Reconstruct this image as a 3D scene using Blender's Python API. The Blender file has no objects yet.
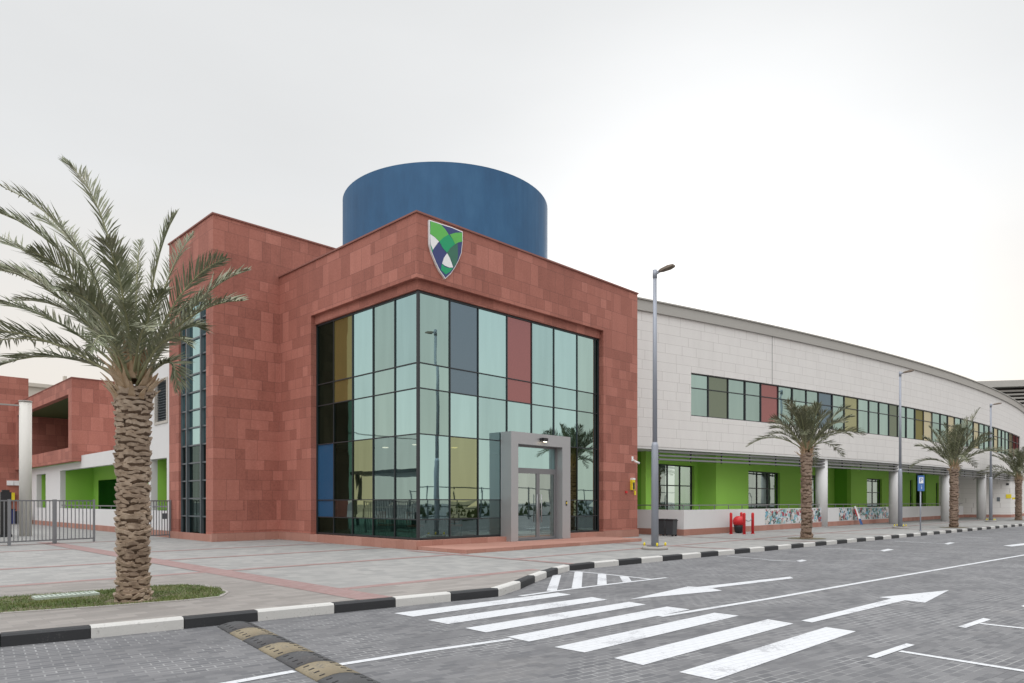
import bpy, math, random
from mathutils import Vector, Matrix
R=math.radians
# ---------------------------------------------------------------- camera, world, sun, exposure
F_PX=695.0; HORIZ=502.0; EYE=1.6
TH=math.atan2(695,686); CO,SI=math.cos(TH),math.sin(TH)
_d=695*1.6/48; _r=(416.6-512)/F_PX*_d
CX=-(_r*CO+_d*SI); CY=-(-_r*SI+_d*CO)
scene=bpy.context.scene
cam=bpy.data.cameras.new('camera'); camo=bpy.data.objects.new('camera',cam)
scene.collection.objects.link(camo); scene.camera=camo
camo.location=(CX,CY,EYE); camo.rotation_euler=(R(90),0,-TH)
cam.sensor_width=36; cam.lens=F_PX/1024*36; cam.shift_y=(HORIZ-341.5)/1024
cam.clip_start=.1; cam.clip_end=6000
SUN_EL=R(15); SUN_AZ=math.atan2(.884,.469)     # clockwise from +Y
w=bpy.data.worlds.new('World'); scene.world=w; w.use_nodes=True
nt=w.node_tree; N=nt.nodes; L=nt.links
for n in list(N): N.remove(n)
sky=N.new('ShaderNodeTexSky'); sky.sky_type='NISHITA'; sky.sun_disc=False
sky.sun_elevation=SUN_EL; sky.sun_rotation=SUN_AZ; sky.altitude=0
sky.air_density=1.0; sky.dust_density=3.0; sky.ozone_density=2.0
hs=N.new('ShaderNodeHueSaturation'); hs.inputs['Saturation'].default_value=.16
tcw=N.new('ShaderNodeTexCoord'); sep=N.new('ShaderNodeSeparateXYZ'); L.new(tcw.outputs['Generated'],sep.inputs[0])
def wmath(op,a,b=None,c=None,clamp=False):
    m=N.new('ShaderNodeMath'); m.operation=op; m.use_clamp=clamp
    for i,v in enumerate((a,b,c)):
        if v is None: continue
        if isinstance(v,(int,float)): m.inputs[i].default_value=v
        else: L.new(v,m.inputs[i])
    return m.outputs[0]
# thin high cloud deck: pale overcast veil, brighter round the hidden sun
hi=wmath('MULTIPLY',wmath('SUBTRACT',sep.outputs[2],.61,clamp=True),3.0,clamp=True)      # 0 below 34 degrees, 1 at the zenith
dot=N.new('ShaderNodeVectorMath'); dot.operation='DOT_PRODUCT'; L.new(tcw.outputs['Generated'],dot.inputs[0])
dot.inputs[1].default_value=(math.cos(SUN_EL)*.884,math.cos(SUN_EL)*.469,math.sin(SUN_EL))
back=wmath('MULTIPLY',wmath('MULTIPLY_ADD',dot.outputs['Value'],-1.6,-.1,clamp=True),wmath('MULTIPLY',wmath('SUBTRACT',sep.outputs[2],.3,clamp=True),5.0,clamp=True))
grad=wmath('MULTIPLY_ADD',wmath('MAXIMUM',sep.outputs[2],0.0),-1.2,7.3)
zen=wmath('ADD',wmath('MULTIPLY_ADD',hi,19.0,grad),wmath('MULTIPLY',back,13.0))  # extra overhead and behind-camera brightness, added to lift the facades
glow=wmath('MULTIPLY',wmath('POWER',wmath('MAXIMUM',dot.outputs['Value'],0.0),22),2.9)
cl=N.new('ShaderNodeTexNoise'); cl.inputs['Scale'].default_value=2.2; cl.inputs['Detail'].default_value=5
cmp_=N.new('ShaderNodeMapping'); cmp_.inputs['Scale'].default_value=(1,1,3.2); L.new(tcw.outputs['Generated'],cmp_.inputs[0]); L.new(cmp_.outputs[0],cl.inputs['Vector'])
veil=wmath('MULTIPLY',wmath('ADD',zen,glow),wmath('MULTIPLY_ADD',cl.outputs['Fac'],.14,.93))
low=wmath('SUBTRACT',1.0,wmath('MULTIPLY',wmath('MAXIMUM',sep.outputs[2],0.0),2.6),clamp=True)
vc=N.new('ShaderNodeCombineColor')
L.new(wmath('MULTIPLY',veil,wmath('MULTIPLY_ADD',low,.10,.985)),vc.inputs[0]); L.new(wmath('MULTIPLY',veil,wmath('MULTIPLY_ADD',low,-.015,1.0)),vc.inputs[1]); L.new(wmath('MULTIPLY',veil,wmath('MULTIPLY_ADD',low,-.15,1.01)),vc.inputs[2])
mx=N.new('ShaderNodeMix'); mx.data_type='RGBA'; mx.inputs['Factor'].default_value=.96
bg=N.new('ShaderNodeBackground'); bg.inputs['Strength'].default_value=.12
out=N.new('ShaderNodeOutputWorld')
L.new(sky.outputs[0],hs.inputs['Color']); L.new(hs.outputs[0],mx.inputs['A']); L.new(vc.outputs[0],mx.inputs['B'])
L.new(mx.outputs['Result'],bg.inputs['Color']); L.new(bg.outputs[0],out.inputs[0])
sl=bpy.data.lights.new('sun','SUN'); sl.energy=.8; sl.angle=R(14); sl.color=(1,.93,.82)
so=bpy.data.objects.new('sun',sl); scene.collection.objects.link(so)
sv=Vector((math.cos(SUN_EL)*.884,math.cos(SUN_EL)*.469,math.sin(SUN_EL)))
so.rotation_euler=sv.to_track_quat('Z','Y').to_euler(); so.location=(60,40,40)
vs=scene.view_settings; vs.view_transform='Standard'; vs.look='None'; vs.gamma=1; vs.exposure=.0; vs.use_curve_mapping=False
# ---------------------------------------------------------------- helpers
def ray(px): r=(px-512)/F_PX; return r*CO+SI,-r*SI+CO
def G(px,py,z=0.0):
    t=F_PX*(EYE-z)/(py-HORIZ); a,b=ray(px); return (CX+a*t,CY+b*t)
def AY(px,Y):
    a,b=ray(px); return CX+a*(Y-CY)/b
def AX(px,X):
    a,b=ray(px); return CY+b*(X-CX)/a
def tag(o,label=None,cat=None,group=None,kind=None):
    for k,v in (('label',label),('category',cat),('group',group),('kind',kind)):
        if v: o[k]=v
    return o
COL=scene.collection
def thing(name,label,cat,loc=(0,0,0),rz=0,group=None):
    o=bpy.data.objects.new(name,None); COL.objects.link(o); o.location=loc; o.rotation_euler=(0,0,rz)
    o.empty_display_size=.2
    return tag(o,label,cat,group)
class MB:
    def __init__(s): s.v=[]; s.f=[]; s.m=[]; s.sm=[]
    def face(s,pts,m=0,smooth=False):
        n=len(s.v); s.v+= [tuple(p) for p in pts]; s.f.append(list(range(n,n+len(pts)))); s.m.append(m); s.sm.append(smooth)
    def box(s,x0,x1,y0,y1,z0,z1,m=0):
        s.hexa([(x0,y0),(x1,y0),(x1,y1),(x0,y1)],z0,z1,m)
    def hexa(s,q,z0,z1,m=0,sides=True):
        n=len(s.v); k=len(q)
        a=sum(q[i][0]*q[(i+1)%k][1]-q[(i+1)%k][0]*q[i][1] for i in range(k))
        if a<0: q=list(reversed(q))
        s.v+=[(p[0],p[1],z0) for p in q]+[(p[0],p[1],z1) for p in q]
        s.f.append([n+i for i in reversed(range(k))]); s.f.append([n+k+i for i in range(k)])
        for i in range(k): j=(i+1)%k; s.f.append([n+i,n+j,n+k+j,n+k+i])
        s.m+=[m]*(k+2); s.sm+=[False]*(k+2)
    def bar(s,a,b,w,h=None,m=0,up=(0,0,1)):
        h=h or w; a=Vector(a); b=Vector(b); d=(b-a).normalized(); u=Vector(up)
        if abs(d.dot(u))>.98: u=Vector((1,0,0))
        x=d.cross(u).normalized()*w/2; y=x.cross(d).normalized()*h/2
        n=len(s.v)
        for p in (a,b): s.v+=[tuple(p-x-y),tuple(p+x-y),tuple(p+x+y),tuple(p-x+y)]
        fs=[[3,2,1,0],[4,5,6,7],[0,1,5,4],[1,2,6,5],[2,3,7,6],[3,0,4,7]]
        s.f+=[[n+i for i in f] for f in fs]; s.m+=[m]*6; s.sm+=[False]*6
    def tube(s,path,rad,seg=12,m=0,cap=True):
        rings=[]; P=[Vector(p) for p in path]
        if isinstance(rad,(int,float)): rad=[rad]*len(P)
        prev=None
        for i,p in enumerate(P):
            d=(P[min(i+1,len(P)-1)]-P[max(i-1,0)]).normalized()
            if prev is None:
                u=Vector((0,0,1)) if abs(d.z)<.9 else Vector((1,0,0)); x=d.cross(u).normalized()
            else: x=(prev-d*prev.dot(d)).normalized()
            prev=x; y=d.cross(x); n=len(s.v)
            for k in range(seg):
                t=2*math.pi*k/seg; s.v.append(tuple(p+(x*math.cos(t)+y*math.sin(t))*rad[i]))
            rings.append(n)
        for a,b in zip(rings,rings[1:]):
            for k in range(seg):
                k2=(k+1)%seg; s.f.append([a+k,a+k2,b+k2,b+k]); s.m.append(m); s.sm.append(True)
        if cap:
            s.f.append([rings[0]+k for k in reversed(range(seg))]); s.f.append([rings[-1]+k for k in range(seg)]); s.m+=[m,m]; s.sm+=[False,False]
    def lathe(s,prof,c=(0,0),seg=24,m=0):
        s.tube([(c[0],c[1],z) for r,z in prof],[r for r,z in prof],seg,m)
    def wall(s,mp,us,zs,solid,d0,d1,m=0):
        """grid wall; mp(u,z,d)->xyz ; solid(um,zm)->bool ; opening reveals are closed"""
        us=sorted(set(round(u,4) for u in us)); zs=sorted(set(round(z,4) for z in zs))
        S=[[solid((us[i]+us[i+1])/2,(zs[j]+zs[j+1])/2) for j in range(len(zs)-1)] for i in range(len(us)-1)]
        def on(i,j): return 0<=i<len(us)-1 and 0<=j<len(zs)-1 and S[i][j]
        for i in range(len(us)-1):
            for j in range(len(zs)-1):
                if not S[i][j]: continue
                a,b,c,d=us[i],us[i+1],zs[j],zs[j+1]
                s.face([mp(a,c,d0),mp(b,c,d0),mp(b,d,d0),mp(a,d,d0)],m)
                s.face([mp(b,c,d1),mp(a,c,d1),mp(a,d,d1),mp(b,d,d1)],m)
                if not on(i-1,j): s.face([mp(a,c,d0),mp(a,d,d0),mp(a,d,d1),mp(a,c,d1)],m)
                if not on(i+1,j): s.face([mp(b,c,d1),mp(b,d,d1),mp(b,d,d0),mp(b,c,d0)],m)
                if not on(i,j-1): s.face([mp(a,c,d1),mp(b,c,d1),mp(b,c,d0),mp(a,c,d0)],m)
                if not on(i,j+1): s.face([mp(a,d,d0),mp(b,d,d0),mp(b,d,d1),mp(a,d,d1)],m)
    def build(s,name,mat,parent=None,**t):
        me=bpy.data.meshes.new(name)
        off=parent.matrix_basis.translation if parent else Vector((0,0,0))
        p=parent
        while p is not None and p.parent is not None: p=p.parent; off=off+p.matrix_basis.translation
        if t.pop('local',False): off=Vector((0,0,0))
        me.from_pydata([(v[0]-off[0],v[1]-off[1],v[2]-off[2]) for v in s.v],[],s.f)
        for mm in (mat if isinstance(mat,(list,tuple)) else [mat]): me.materials.append(mm)
        me.polygons.foreach_set('material_index',s.m); me.polygons.foreach_set('use_smooth',s.sm)
        me.update()
        o=bpy.data.objects.new(name,me); COL.objects.link(o)
        if parent: o.parent=parent
        return tag(o,t.get('label'),t.get('cat'),t.get('group'),t.get('kind'))
def dup(root,loc,rz=None,label=None):
    r=root.copy(); COL.objects.link(r); r.location=loc
    if rz is not None: r.rotation_euler=(0,0,rz)
    if label: r['label']=label
    for ch in list(root.children):
        c=ch.copy(); COL.objects.link(c); c.parent=r
        for g in list(ch.children):
            d=g.copy(); COL.objects.link(d); d.parent=c
    return r
# ---------------------------------------------------------------- materials
class NT:
    def __init__(s,name):
        s.m=bpy.data.materials.new(name); s.m.use_nodes=True; s.n=s.m.node_tree.nodes; s.l=s.m.node_tree.links
        s.b=s.n['Principled BSDF']; s.o=s.n['Material Output']
    def node(s,t,**k):
        n=s.n.new(t)
        for a,v in k.items():
            if a in n.inputs: s.set(n.inputs[a],v)
            else: setattr(n,a,v)
        return n
    def set(s,i,v):
        if hasattr(v,'links') and hasattr(v,'is_output'): s.l.new(v,i)
        else: i.default_value=v
    def math(s,op,a,b=None,c=None,clamp=False):
        m=s.n.new('ShaderNodeMath'); m.operation=op; m.use_clamp=clamp
        for i,v in enumerate((a,b,c)):
            if v is not None: s.set(m.inputs[i],v)
        return m.outputs[0]
    def mix(s,f,a,b,mode='MIX'):
        m=s.n.new('ShaderNodeMix'); m.data_type='RGBA'; m.blend_type=mode
        s.set(m.inputs['Factor'],f); s.set(m.inputs['A'],a); s.set(m.inputs['B'],b); return m.outputs['Result']
    def noise(s,scale,vec=None,detail=3,rough=.55):
        n=s.n.new('ShaderNodeTexNoise'); n.inputs['Scale'].default_value=scale; n.inputs['Detail'].default_value=detail; n.inputs['Roughness'].default_value=rough
        s.l.new(vec if vec is not None else s.pos(),n.inputs['Vector']); return n.outputs['Fac']
    def pos(s):
        if not hasattr(s,'_p'): s._p=s.n.new('ShaderNodeNewGeometry').outputs['Position']
        return s._p
    def obj(s):
        return s.n.new('ShaderNodeTexCoord').outputs['Object']
    def xyz(s,v):
        n=s.n.new('ShaderNodeSeparateXYZ'); s.l.new(v,n.inputs[0]); return n.outputs
    def vec(s,x,y,z=0.0):
        n=s.n.new('ShaderNodeCombineXYZ')
        for i,v in enumerate((x,y,z)): s.set(n.inputs[i],v)
        return n.outputs[0]
    def ramp(s,f,stops):
        n=s.n.new('ShaderNodeValToRGB'); s.l.new(f,n.inputs[0]); e=n.color_ramp.elements
        while len(e)<len(stops): e.new(.5)
        for q,(p,c) in zip(e,stops): q.position=p; q.color=(*c,1)
        return n.outputs[0]
    def rnd(s,x,y,z=0.0):
        n=s.n.new('ShaderNodeTexWhiteNoise'); n.noise_dimensions='3D'; s.l.new(s.vec(x,y,z),n.inputs['Vector']); return n.outputs['Value']
    def bump(s,h,strength=.3,dist=.01):
        n=s.n.new('ShaderNodeBump'); n.inputs['Strength'].default_value=strength; n.inputs['Distance'].default_value=dist
        s.l.new(h,n.inputs['Height']); s.l.new(n.outputs[0],s.b.inputs['Normal'])
    def base(s,c,rough=.7,metal=0,spec=None):
        s.set(s.b.inputs['Base Color'],c if hasattr(c,'links') else (*c,1) if len(c)==3 else c)
        s.set(s.b.inputs['Roughness'],rough); s.b.inputs['Metallic'].default_value=metal
        if spec is not None: s.b.inputs['Specular IOR Level'].default_value=spec
        return s
def c4(c): return (*c,1)
def simple(name,c,rough=.6,metal=0,var=.12,scale=3.0,bump=0):
    t=NT(name); n=t.noise(scale,t.obj(),4); n2=t.noise(scale*9,t.obj(),2)
    f=t.math('ADD',t.math('MULTIPLY',n,.7),t.math('MULTIPLY',n2,.3))
    col=t.mix(f,c4([x*(1-var) for x in c]),c4([min(1,x*(1+var)) for x in c]))
    t.base(col,t.math('MULTIPLY_ADD',n,.15,rough-.07),metal)
    if bump: t.bump(n2,bump,.004)
    return t.m
def ashlar(name,ramp,rowh=.45,wmin=.55,wmax=1.4,joint=.006,jcol=(.2,.1,.08),big=True,rough=.75,jmix=.6,stain=.25,seed=0,vmix=.55):
    t=NT(name); P=t.xyz(t.pos()); u=t.math('ADD',P[0],P[1]); v=P[2]
    def cells(rh,sd):
        row=t.math('FLOOR',t.math('DIVIDE',v,rh)); rr=t.rnd(row,sd+.3)
        w=t.math('MULTIPLY_ADD',rr,wmax-wmin,wmin)
        uu=t.math('ADD',t.math('DIVIDE',u,w),t.math('MULTIPLY',t.rnd(row,sd+7.7),9.0))
        # uneven widths inside a row
        ci=t.math('FLOOR',uu); fr=t.math('FRACT',uu)
        split=t.math('MULTIPLY_ADD',t.rnd(ci,row,sd+2.2),.4,.3)
        side=t.math('GREATER_THAN',fr,split)
        dj=t.math('MULTIPLY',t.math('MINIMUM',t.math('MINIMUM',fr,t.math('SUBTRACT',1.0,fr)),t.math('ABSOLUTE',t.math('SUBTRACT',fr,split))),w)
        fv=t.math('MULTIPLY',t.math('FRACT',t.math('DIVIDE',v,rh)),rh)
        dv=t.math('MINIMUM',fv,t.math('SUBTRACT',rh,fv))
        return t.rnd(t.math('ADD',ci,t.math('MULTIPLY',side,.5)),row,sd+4.4),t.math('MINIMUM',dj,dv)
    a,da=cells(rowh,seed); 
    if big:
        b,db=cells(rowh*2,seed+50)
        # rows where double-height courses are used
        sel=t.math('GREATER_THAN',t.rnd(t.math('FLOOR',t.math('DIVIDE',v,rowh*2)),t.math('FLOOR',t.math('DIVIDE',u,2.7)),seed+9.1),.6)
        sm=t.n.new('ShaderNodeMix'); sm.data_type='FLOAT'; t.l.new(sel,sm.inputs[0]); t.l.new(a,sm.inputs[2]); t.l.new(b,sm.inputs[3]); val=sm.outputs[0]
        s2=t.n.new('ShaderNodeMix'); s2.data_type='FLOAT'; t.l.new(sel,s2.inputs[0]); t.l.new(da,s2.inputs[2]); t.l.new(db,s2.inputs[3]); dd=s2.outputs[0]
    else: val,dd=a,da
    nz=t.noise(1.3,None,5); nf=t.noise(14,None,4,.65)
    ng=t.noise(45,None,3,.7); f=t.math('ADD',t.math('ADD',t.math('MULTIPLY',t.math('POWER',val,1.3),vmix),t.math('MULTIPLY',nz,.25)),t.math('ADD',t.math('MULTIPLY',t.math('SUBTRACT',nf,.42),.62),t.math('MULTIPLY',t.math('SUBTRACT',ng,.5),.5)))
    col=t.ramp(f,ramp)
    j=t.math('LESS_THAN',dd,joint)
    col=t.mix(t.math('MULTIPLY',j,jmix),col,c4(jcol))
    # streaky weather stains with a shape of their own
    st=t.noise(1.0,t.vec(t.math('MULTIPLY',u,2.2),0.0,t.math('MULTIPLY',v,.35)),5)
    col=t.mix(t.math('MULTIPLY',t.math('SUBTRACT',st,.45,clamp=True),stain*4),col,t.mix(1.0,col,c4((.6,.58,.58)),'MULTIPLY'))
    sc=t.math('GREATER_THAN',t.noise(5.5,None,2,.7),.80)
    col=t.mix(t.math('MULTIPLY',sc,.4),col,c4((.62,.45,.4)))
    t.base(col,rough)
    t.bump(t.math('ADD',t.math('MULTIPLY',t.math('SUBTRACT',1.0,j),.6),t.math('ADD',t.math('MULTIPLY',nf,.3),t.math('MULTIPLY',val,.15))),.35,.008)
    return t.m
RED=ashlar('red_sandstone',[(0,(.235,.080,.058)),(.30,(.345,.123,.090)),(.60,(.43,.165,.124)),(1,(.57,.255,.20))],rowh=.42,wmin=.9,wmax=1.9,jcol=(.17,.065,.05),joint=.008,jmix=.75,vmix=.42)
GRANITE=ashlar('pink_plinth_granite',[(0,(.33,.15,.11)),(.5,(.40,.2,.155)),(1,(.46,.25,.2))],rowh=.32,wmin=1.2,wmax=1.6,big=False,jcol=(.2,.1,.08),stain=.1)
WHITE=ashlar('white_stone_cladding',[(0,(.68,.655,.635)),(.5,(.74,.715,.695)),(1,(.77,.745,.725))],rowh=.5,wmin=1.6,wmax=2.6,big=False,joint=.009,jcol=(.38,.35,.33),jmix=.6,stain=.10,seed=3,vmix=.16)
WHITE2=simple('white_plaster',(.66,.65,.65),.8,var=.06,scale=1.5)
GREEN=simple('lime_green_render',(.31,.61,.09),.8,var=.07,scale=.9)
DKGREEN=simple('shade_green_render',(.15,.42,.03),.8,var=.06,scale=.9)  # the lime green with shade put into its colour
BLUE=None
def bluedrum():
    t=NT('blue_drum_render'); P=t.xyz(t.pos()); n=t.noise(.35,None,5); n2=t.noise(2,t.vec(P[0],P[1],t.math('MULTIPLY',P[2],.25)),4)
    f=t.math('ADD',t.math('MULTIPLY',n,.6),t.math('MULTIPLY',n2,.4))
    t.base(t.ramp(f,[(.3,(.014,.072,.165)),(.5,(.020,.096,.21)),(.72,(.034,.125,.25))]),.65); t.bump(n2,.25,.02); return t.m
BLUE=bluedrum()
def glass(name,tint,refl=.72,through=(.10,.13,.13),rough=.015):
    t=NT(name); t.n.remove(t.b)
    g=t.node('ShaderNodeBsdfGlossy'); g.inputs['Color'].default_value=c4(tint); g.inputs['Roughness'].default_value=rough
    nb=t.node('ShaderNodeBump'); nb.inputs['Strength'].default_value=.16; nb.inputs['Distance'].default_value=.02; t.l.new(t.noise(.9,None,1),nb.inputs['Height']); t.l.new(nb.outputs[0],g.inputs['Normal'])
    tr=t.node('ShaderNodeBsdfTransparent'); tr.inputs[0].default_value=c4(through)
    mx=t.node('ShaderNodeMixShader'); oi=t.n.new('ShaderNodeObjectInfo'); Pz=t.xyz(t.pos())
    st=t.noise(1.0,t.vec(t.math('MULTIPLY',t.math('ADD',Pz[0],Pz[1]),2.5),0.0,t.math('MULTIPLY',Pz[2],.25)),3)
    t.l.new(t.math('ADD',t.math('MULTIPLY_ADD',oi.outputs['Random'],.16,refl-.10),t.math('MULTIPLY_ADD',st,.18,-.10)),mx.inputs[0])
    t.l.new(tr.outputs[0],mx.inputs[1]); t.l.new(g.outputs[0],mx.inputs[2]); t.l.new(mx.outputs[0],t.o.inputs[0]); return t.m
def film(name,tint,diff,refl=.5):
    t=NT(name); t.n.remove(t.b)
    g=t.node('ShaderNodeBsdfGlossy'); g.inputs['Color'].default_value=c4(tint); g.inputs['Roughness'].default_value=.03
    d=t.node('ShaderNodeBsdfDiffuse'); d.inputs[0].default_value=c4(diff)
    mx=t.node('ShaderNodeMixShader'); mx.inputs[0].default_value=refl
    t.l.new(d.outputs[0],mx.inputs[1]); t.l.new(g.outputs[0],mx.inputs[2]); t.l.new(mx.outputs[0],t.o.inputs[0]); return t.m
G_TEAL=glass('teal_mirror_glass',(.53,.78,.79),.78,(.4,.5,.48))
G_GREY=glass('grey_green_glass',(.50,.70,.67),.76,(.3,.38,.36))
G_CLEAR=glass('clear_tinted_glass',(.66,.80,.78),.55,(.45,.55,.53))
G_DARK=glass('darkened_glass',(.16,.38,.30),.30,(.25,.34,.3))  # tint darkened to paint in dark reflections on the corner facades
G_DARKT=glass('dark_reflection_glass',(.3,.42,.40),.34,(.2,.28,.26))  # lower tower panes: mirrored palms painted in as a dark tint
G_WING=glass('muted_teal_glass',(.50,.68,.65),.72,(.3,.38,.36))
G_LOW=glass('low_reflecting_glass',(.50,.66,.64),.36,(.42,.5,.48))  # low rows reflect less, standing in for darker reflections
G_LOW2=glass('half_reflecting_glass',(.48,.68,.68),.60,(.42,.5,.48))
F_BLUE=film('blue_film_glass',(.24,.32,.38),(.04,.06,.08),.6)
F_VBLUE=film('bright_blue_film_glass',(.25,.42,.6),(.02,.09,.19),.25)
F_RED=film('red_film_glass',(.40,.21,.21),(.20,.06,.06),.6)
F_OLIVE=film('olive_film_glass',(.36,.36,.20),(.15,.125,.045),.35)
F_YEL=film('yellow_film_glass',(.46,.47,.30),(.16,.16,.08),.6)
F_DOLIVE=film('dark_olive_film_glass',(.28,.33,.27),(.06,.07,.04),.6)
F_CREAM=film('cream_film_glass',(.66,.62,.46),(.30,.27,.18),.6)
FRAME=simple('dark_window_metal',(.045,.05,.055),.4,.5,.1)
FRAMEG=simple('slate_grey_metal',(.12,.14,.155),.4,.4,.1)
ALU=simple('silver_aluminium_panel',(.40,.40,.41),.42,.45,.05)
ALUD=simple('dull_aluminium',(.23,.23,.24),.45,.5,.08)
ZINC=simple('grey_roof_metal',(.40,.385,.36),.5,.3,.08,.6)
GALV=simple('galvanised_steel',(.24,.245,.26),.5,.6,.12,6)
LAMPG=simple('grey_lamp_paint',(.30,.32,.37),.45,.2,.08)
BLACK=simple('black_plastic',(.018,.018,.02),.5,0,.2)
BINM=simple('dark_grey_bin_plastic',(.04,.045,.05),.5,0,.15)
REDP=simple('red_enamel_paint',(.55,.015,.02),.4,0,.12,5)
YELP=simple('yellow_paint',(.75,.6,.02),.45,0,.1)
BLUEP=simple('blue_sign_paint',(.06,.16,.42),.45,0,.08)
DBLUE=simple('dark_blue_plastic',(.02,.03,.14),.5,0,.08)
WPAINT=simple('white_sign_paint',(.8,.8,.8),.5,0,.05)
CONC=simple('concrete',(.34,.32,.30),.85,0,.15,4,.3)
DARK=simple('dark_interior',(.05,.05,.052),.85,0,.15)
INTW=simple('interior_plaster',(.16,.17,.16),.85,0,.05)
RAMPW=simple('interior_floor',(.16,.15,.14),.5,0,.1)
EXTW=simple('pale_painted_wall',(.5,.46,.4),.85,0,.08,.5)
HEDGE=simple('hedge_leaf',(.035,.055,.02),.8,0,.4,5,.8)
def emis(name,c,s):
    t=NT(name); t.base(c); t.b.inputs['Emission Color'].default_value=c4(c); t.b.inputs['Emission Strength'].default_value=s; return t.m
LITE=emis('lit_lamp',(1,.85,.6),8)
LITE2=emis('dim_ceiling_light',(1,.85,.65),2.2)
def pavers(name,c0,c1,jc,bw,bh,mortar,rot=0,patch=.5,jmix=1.0,rough=.85,bump=.4,jn=False,tracks=False):
    t=NT(name); mp=t.node('ShaderNodeMapping'); mp.inputs['Rotation'].default_value=(0,0,rot); t.l.new(t.pos(),mp.inputs['Vector'])
    br=t.node('ShaderNodeTexBrick'); br.inputs['Scale'].default_value=1; br.inputs['Brick Width'].default_value=bw; br.inputs['Row Height'].default_value=bh
    br.inputs['Mortar Size'].default_value=mortar; br.inputs['Mortar Smooth'].default_value=.2; br.inputs['Bias'].default_value=0
    br.inputs['Color1'].default_value=c4(c0); br.inputs['Color2'].default_value=c4(c1); br.inputs['Mortar'].default_value=c4(jc)
    # gentle waviness of laid rows
    t.l.new(mp.outputs[0],br.inputs['Vector'])
    n=t.noise(.22,None,6,.62); n2=t.noise(2.3,None,5,.6); n3=t.noise(60,None,2)
    col=br.outputs['Color']
    if jn:
        # sand in the joints shows only in places, so joints fade in and out
        col=t.mix(t.math('MULTIPLY',br.outputs['Fac'],t.math('MULTIPLY_ADD',t.noise(1.1,None,4),-2.6,1.95,clamp=True)),col,c4([(a+b)/2*.75 for a,b in zip(c0,c1)]))
    col=t.mix(t.math('MULTIPLY_ADD',n,1.8,-.45,clamp=True),t.mix(1.0,col,c4((1-patch*.36,)*3),'MULTIPLY'),col)
    col=t.mix(t.math('MULTIPLY',n2,.35),col,t.mix(1.0,col,c4((.78,.76,.75)),'MULTIPLY'))
    if tracks:
        P=t.xyz(t.pos()); tv=t.vec(t.math('MULTIPLY',P[0],.05),t.math('MULTIPLY',t.math('MULTIPLY_ADD',P[0],.06,P[1]),1.1),0.0)
        col=t.mix(t.math('MULTIPLY_ADD',t.noise(1.0,tv,4),2.6,-1.15,clamp=True),col,t.mix(1.0,col,c4((.82,.82,.83)),'MULTIPLY'))
        oil=t.math('MULTIPLY_ADD',t.noise(.8,None,4,.75),7.0,-4.5,clamp=True); col=t.mix(t.math('MULTIPLY',oil,.4),col,c4((.06,.06,.065)))
        dst=t.math('MULTIPLY_ADD',t.noise(.5,None,6,.75),5.0,-2.9,clamp=True); col=t.mix(t.math('MULTIPLY',dst,.35),col,c4((.30,.285,.27)))
    stain=t.math('GREATER_THAN',t.noise(3.7,None,3,.7),.70)
    col=t.mix(t.math('MULTIPLY',stain,.18),col,c4((.3,.3,.3)))
    t.base(col,rough); t.bump(t.math('ADD',t.math('MULTIPLY',br.outputs['Fac'],-1.0),t.math('MULTIPLY',n3,.4)),bump,.006); return t.m
ROAD=pavers('road_block_paving',(.120,.121,.130),(.188,.187,.194),(.40,.40,.40),.21,.105,.009,R(8),.55,jn=True,tracks=True)
PLAZA=pavers('plaza_pavers',(.272,.270,.264),(.348,.342,.330),(.27,.27,.26),.3,.3,.006,0,.45)
SIDE=pavers('beige_sidewalk_pavers',(.245,.225,.21),(.32,.295,.275),(.24,.23,.22),.4,.2,.006,0,.5)
REDPAV=pavers('red_strip_pavers',(.29,.175,.165),(.34,.23,.22),(.26,.21,.20),.2,.1,.006,0,.4)
SAND=pavers('far_asphalt',(.17,.17,.17),(.2,.2,.2),(.2,.2,.2),1,1,.001,0,.6)
def marking():
    t=NT('worn_white_road_paint'); mp=t.node('ShaderNodeMapping'); mp.inputs['Rotation'].default_value=(0,0,R(8)); t.l.new(t.pos(),mp.inputs['Vector'])
    br=t.node('ShaderNodeTexBrick'); br.inputs['Scale'].default_value=1; br.inputs['Brick Width'].default_value=.21; br.inputs['Row Height'].default_value=.105; br.inputs['Mortar Size'].default_value=.006
    t.l.new(mp.outputs[0],br.inputs['Vector'])
    n=t.noise(1.6,None,6,.7); n2=t.noise(25,None,4,.7)
    wear=t.math('MULTIPLY',t.math('GREATER_THAN',t.math('ADD',t.math('MULTIPLY',n,.6),t.math('MULTIPLY',n2,.4)),0.565),.55)
    f=t.math('MAXIMUM',wear,t.math('MULTIPLY',br.outputs['Fac'],.35))
    t.base(t.mix(f,t.mix(n2,c4((.48,.49,.51)),c4((.62,.63,.65))),c4((.25,.25,.27))),.7); t.bump(n2,.3,.003); return t.m
MARK=marking()
def kerbm(name,c,wc,th):
    t=NT(name); n=t.noise(3.5,None,6,.75); n2=t.noise(30,None,3,.7)
    f=t.math('MULTIPLY_ADD',t.math('ADD',t.math('MULTIPLY',n,.5),t.math('MULTIPLY',n2,.5)),9.0,-9.0*th-.2,clamp=True)
    t.base(t.mix(f,t.mix(n,c4([x*.85 for x in c]),c4([x*1.1 for x in c])),c4(wc)),.65); t.bump(n2,.3,.006); return t.m
KW=kerbm('white_kerb_paint',(.55,.54,.52),(.30,.29,.27),.53); KB=kerbm('black_kerb_paint',(.022,.023,.026),(.10,.10,.10),.58)
def foliage(name,a,b,c):
    t=NT(name); n=t.noise(1.7,t.obj(),3); n2=t.noise(11,t.obj(),2)
    f=t.math('ADD',t.math('MULTIPLY',n,.6),t.math('MULTIPLY',n2,.4))
    t.base(t.ramp(f,[(.3,a),(.5,b),(.7,c)]),.5); t.b.inputs['Transmission Weight'].default_value=0; return t.m
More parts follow.
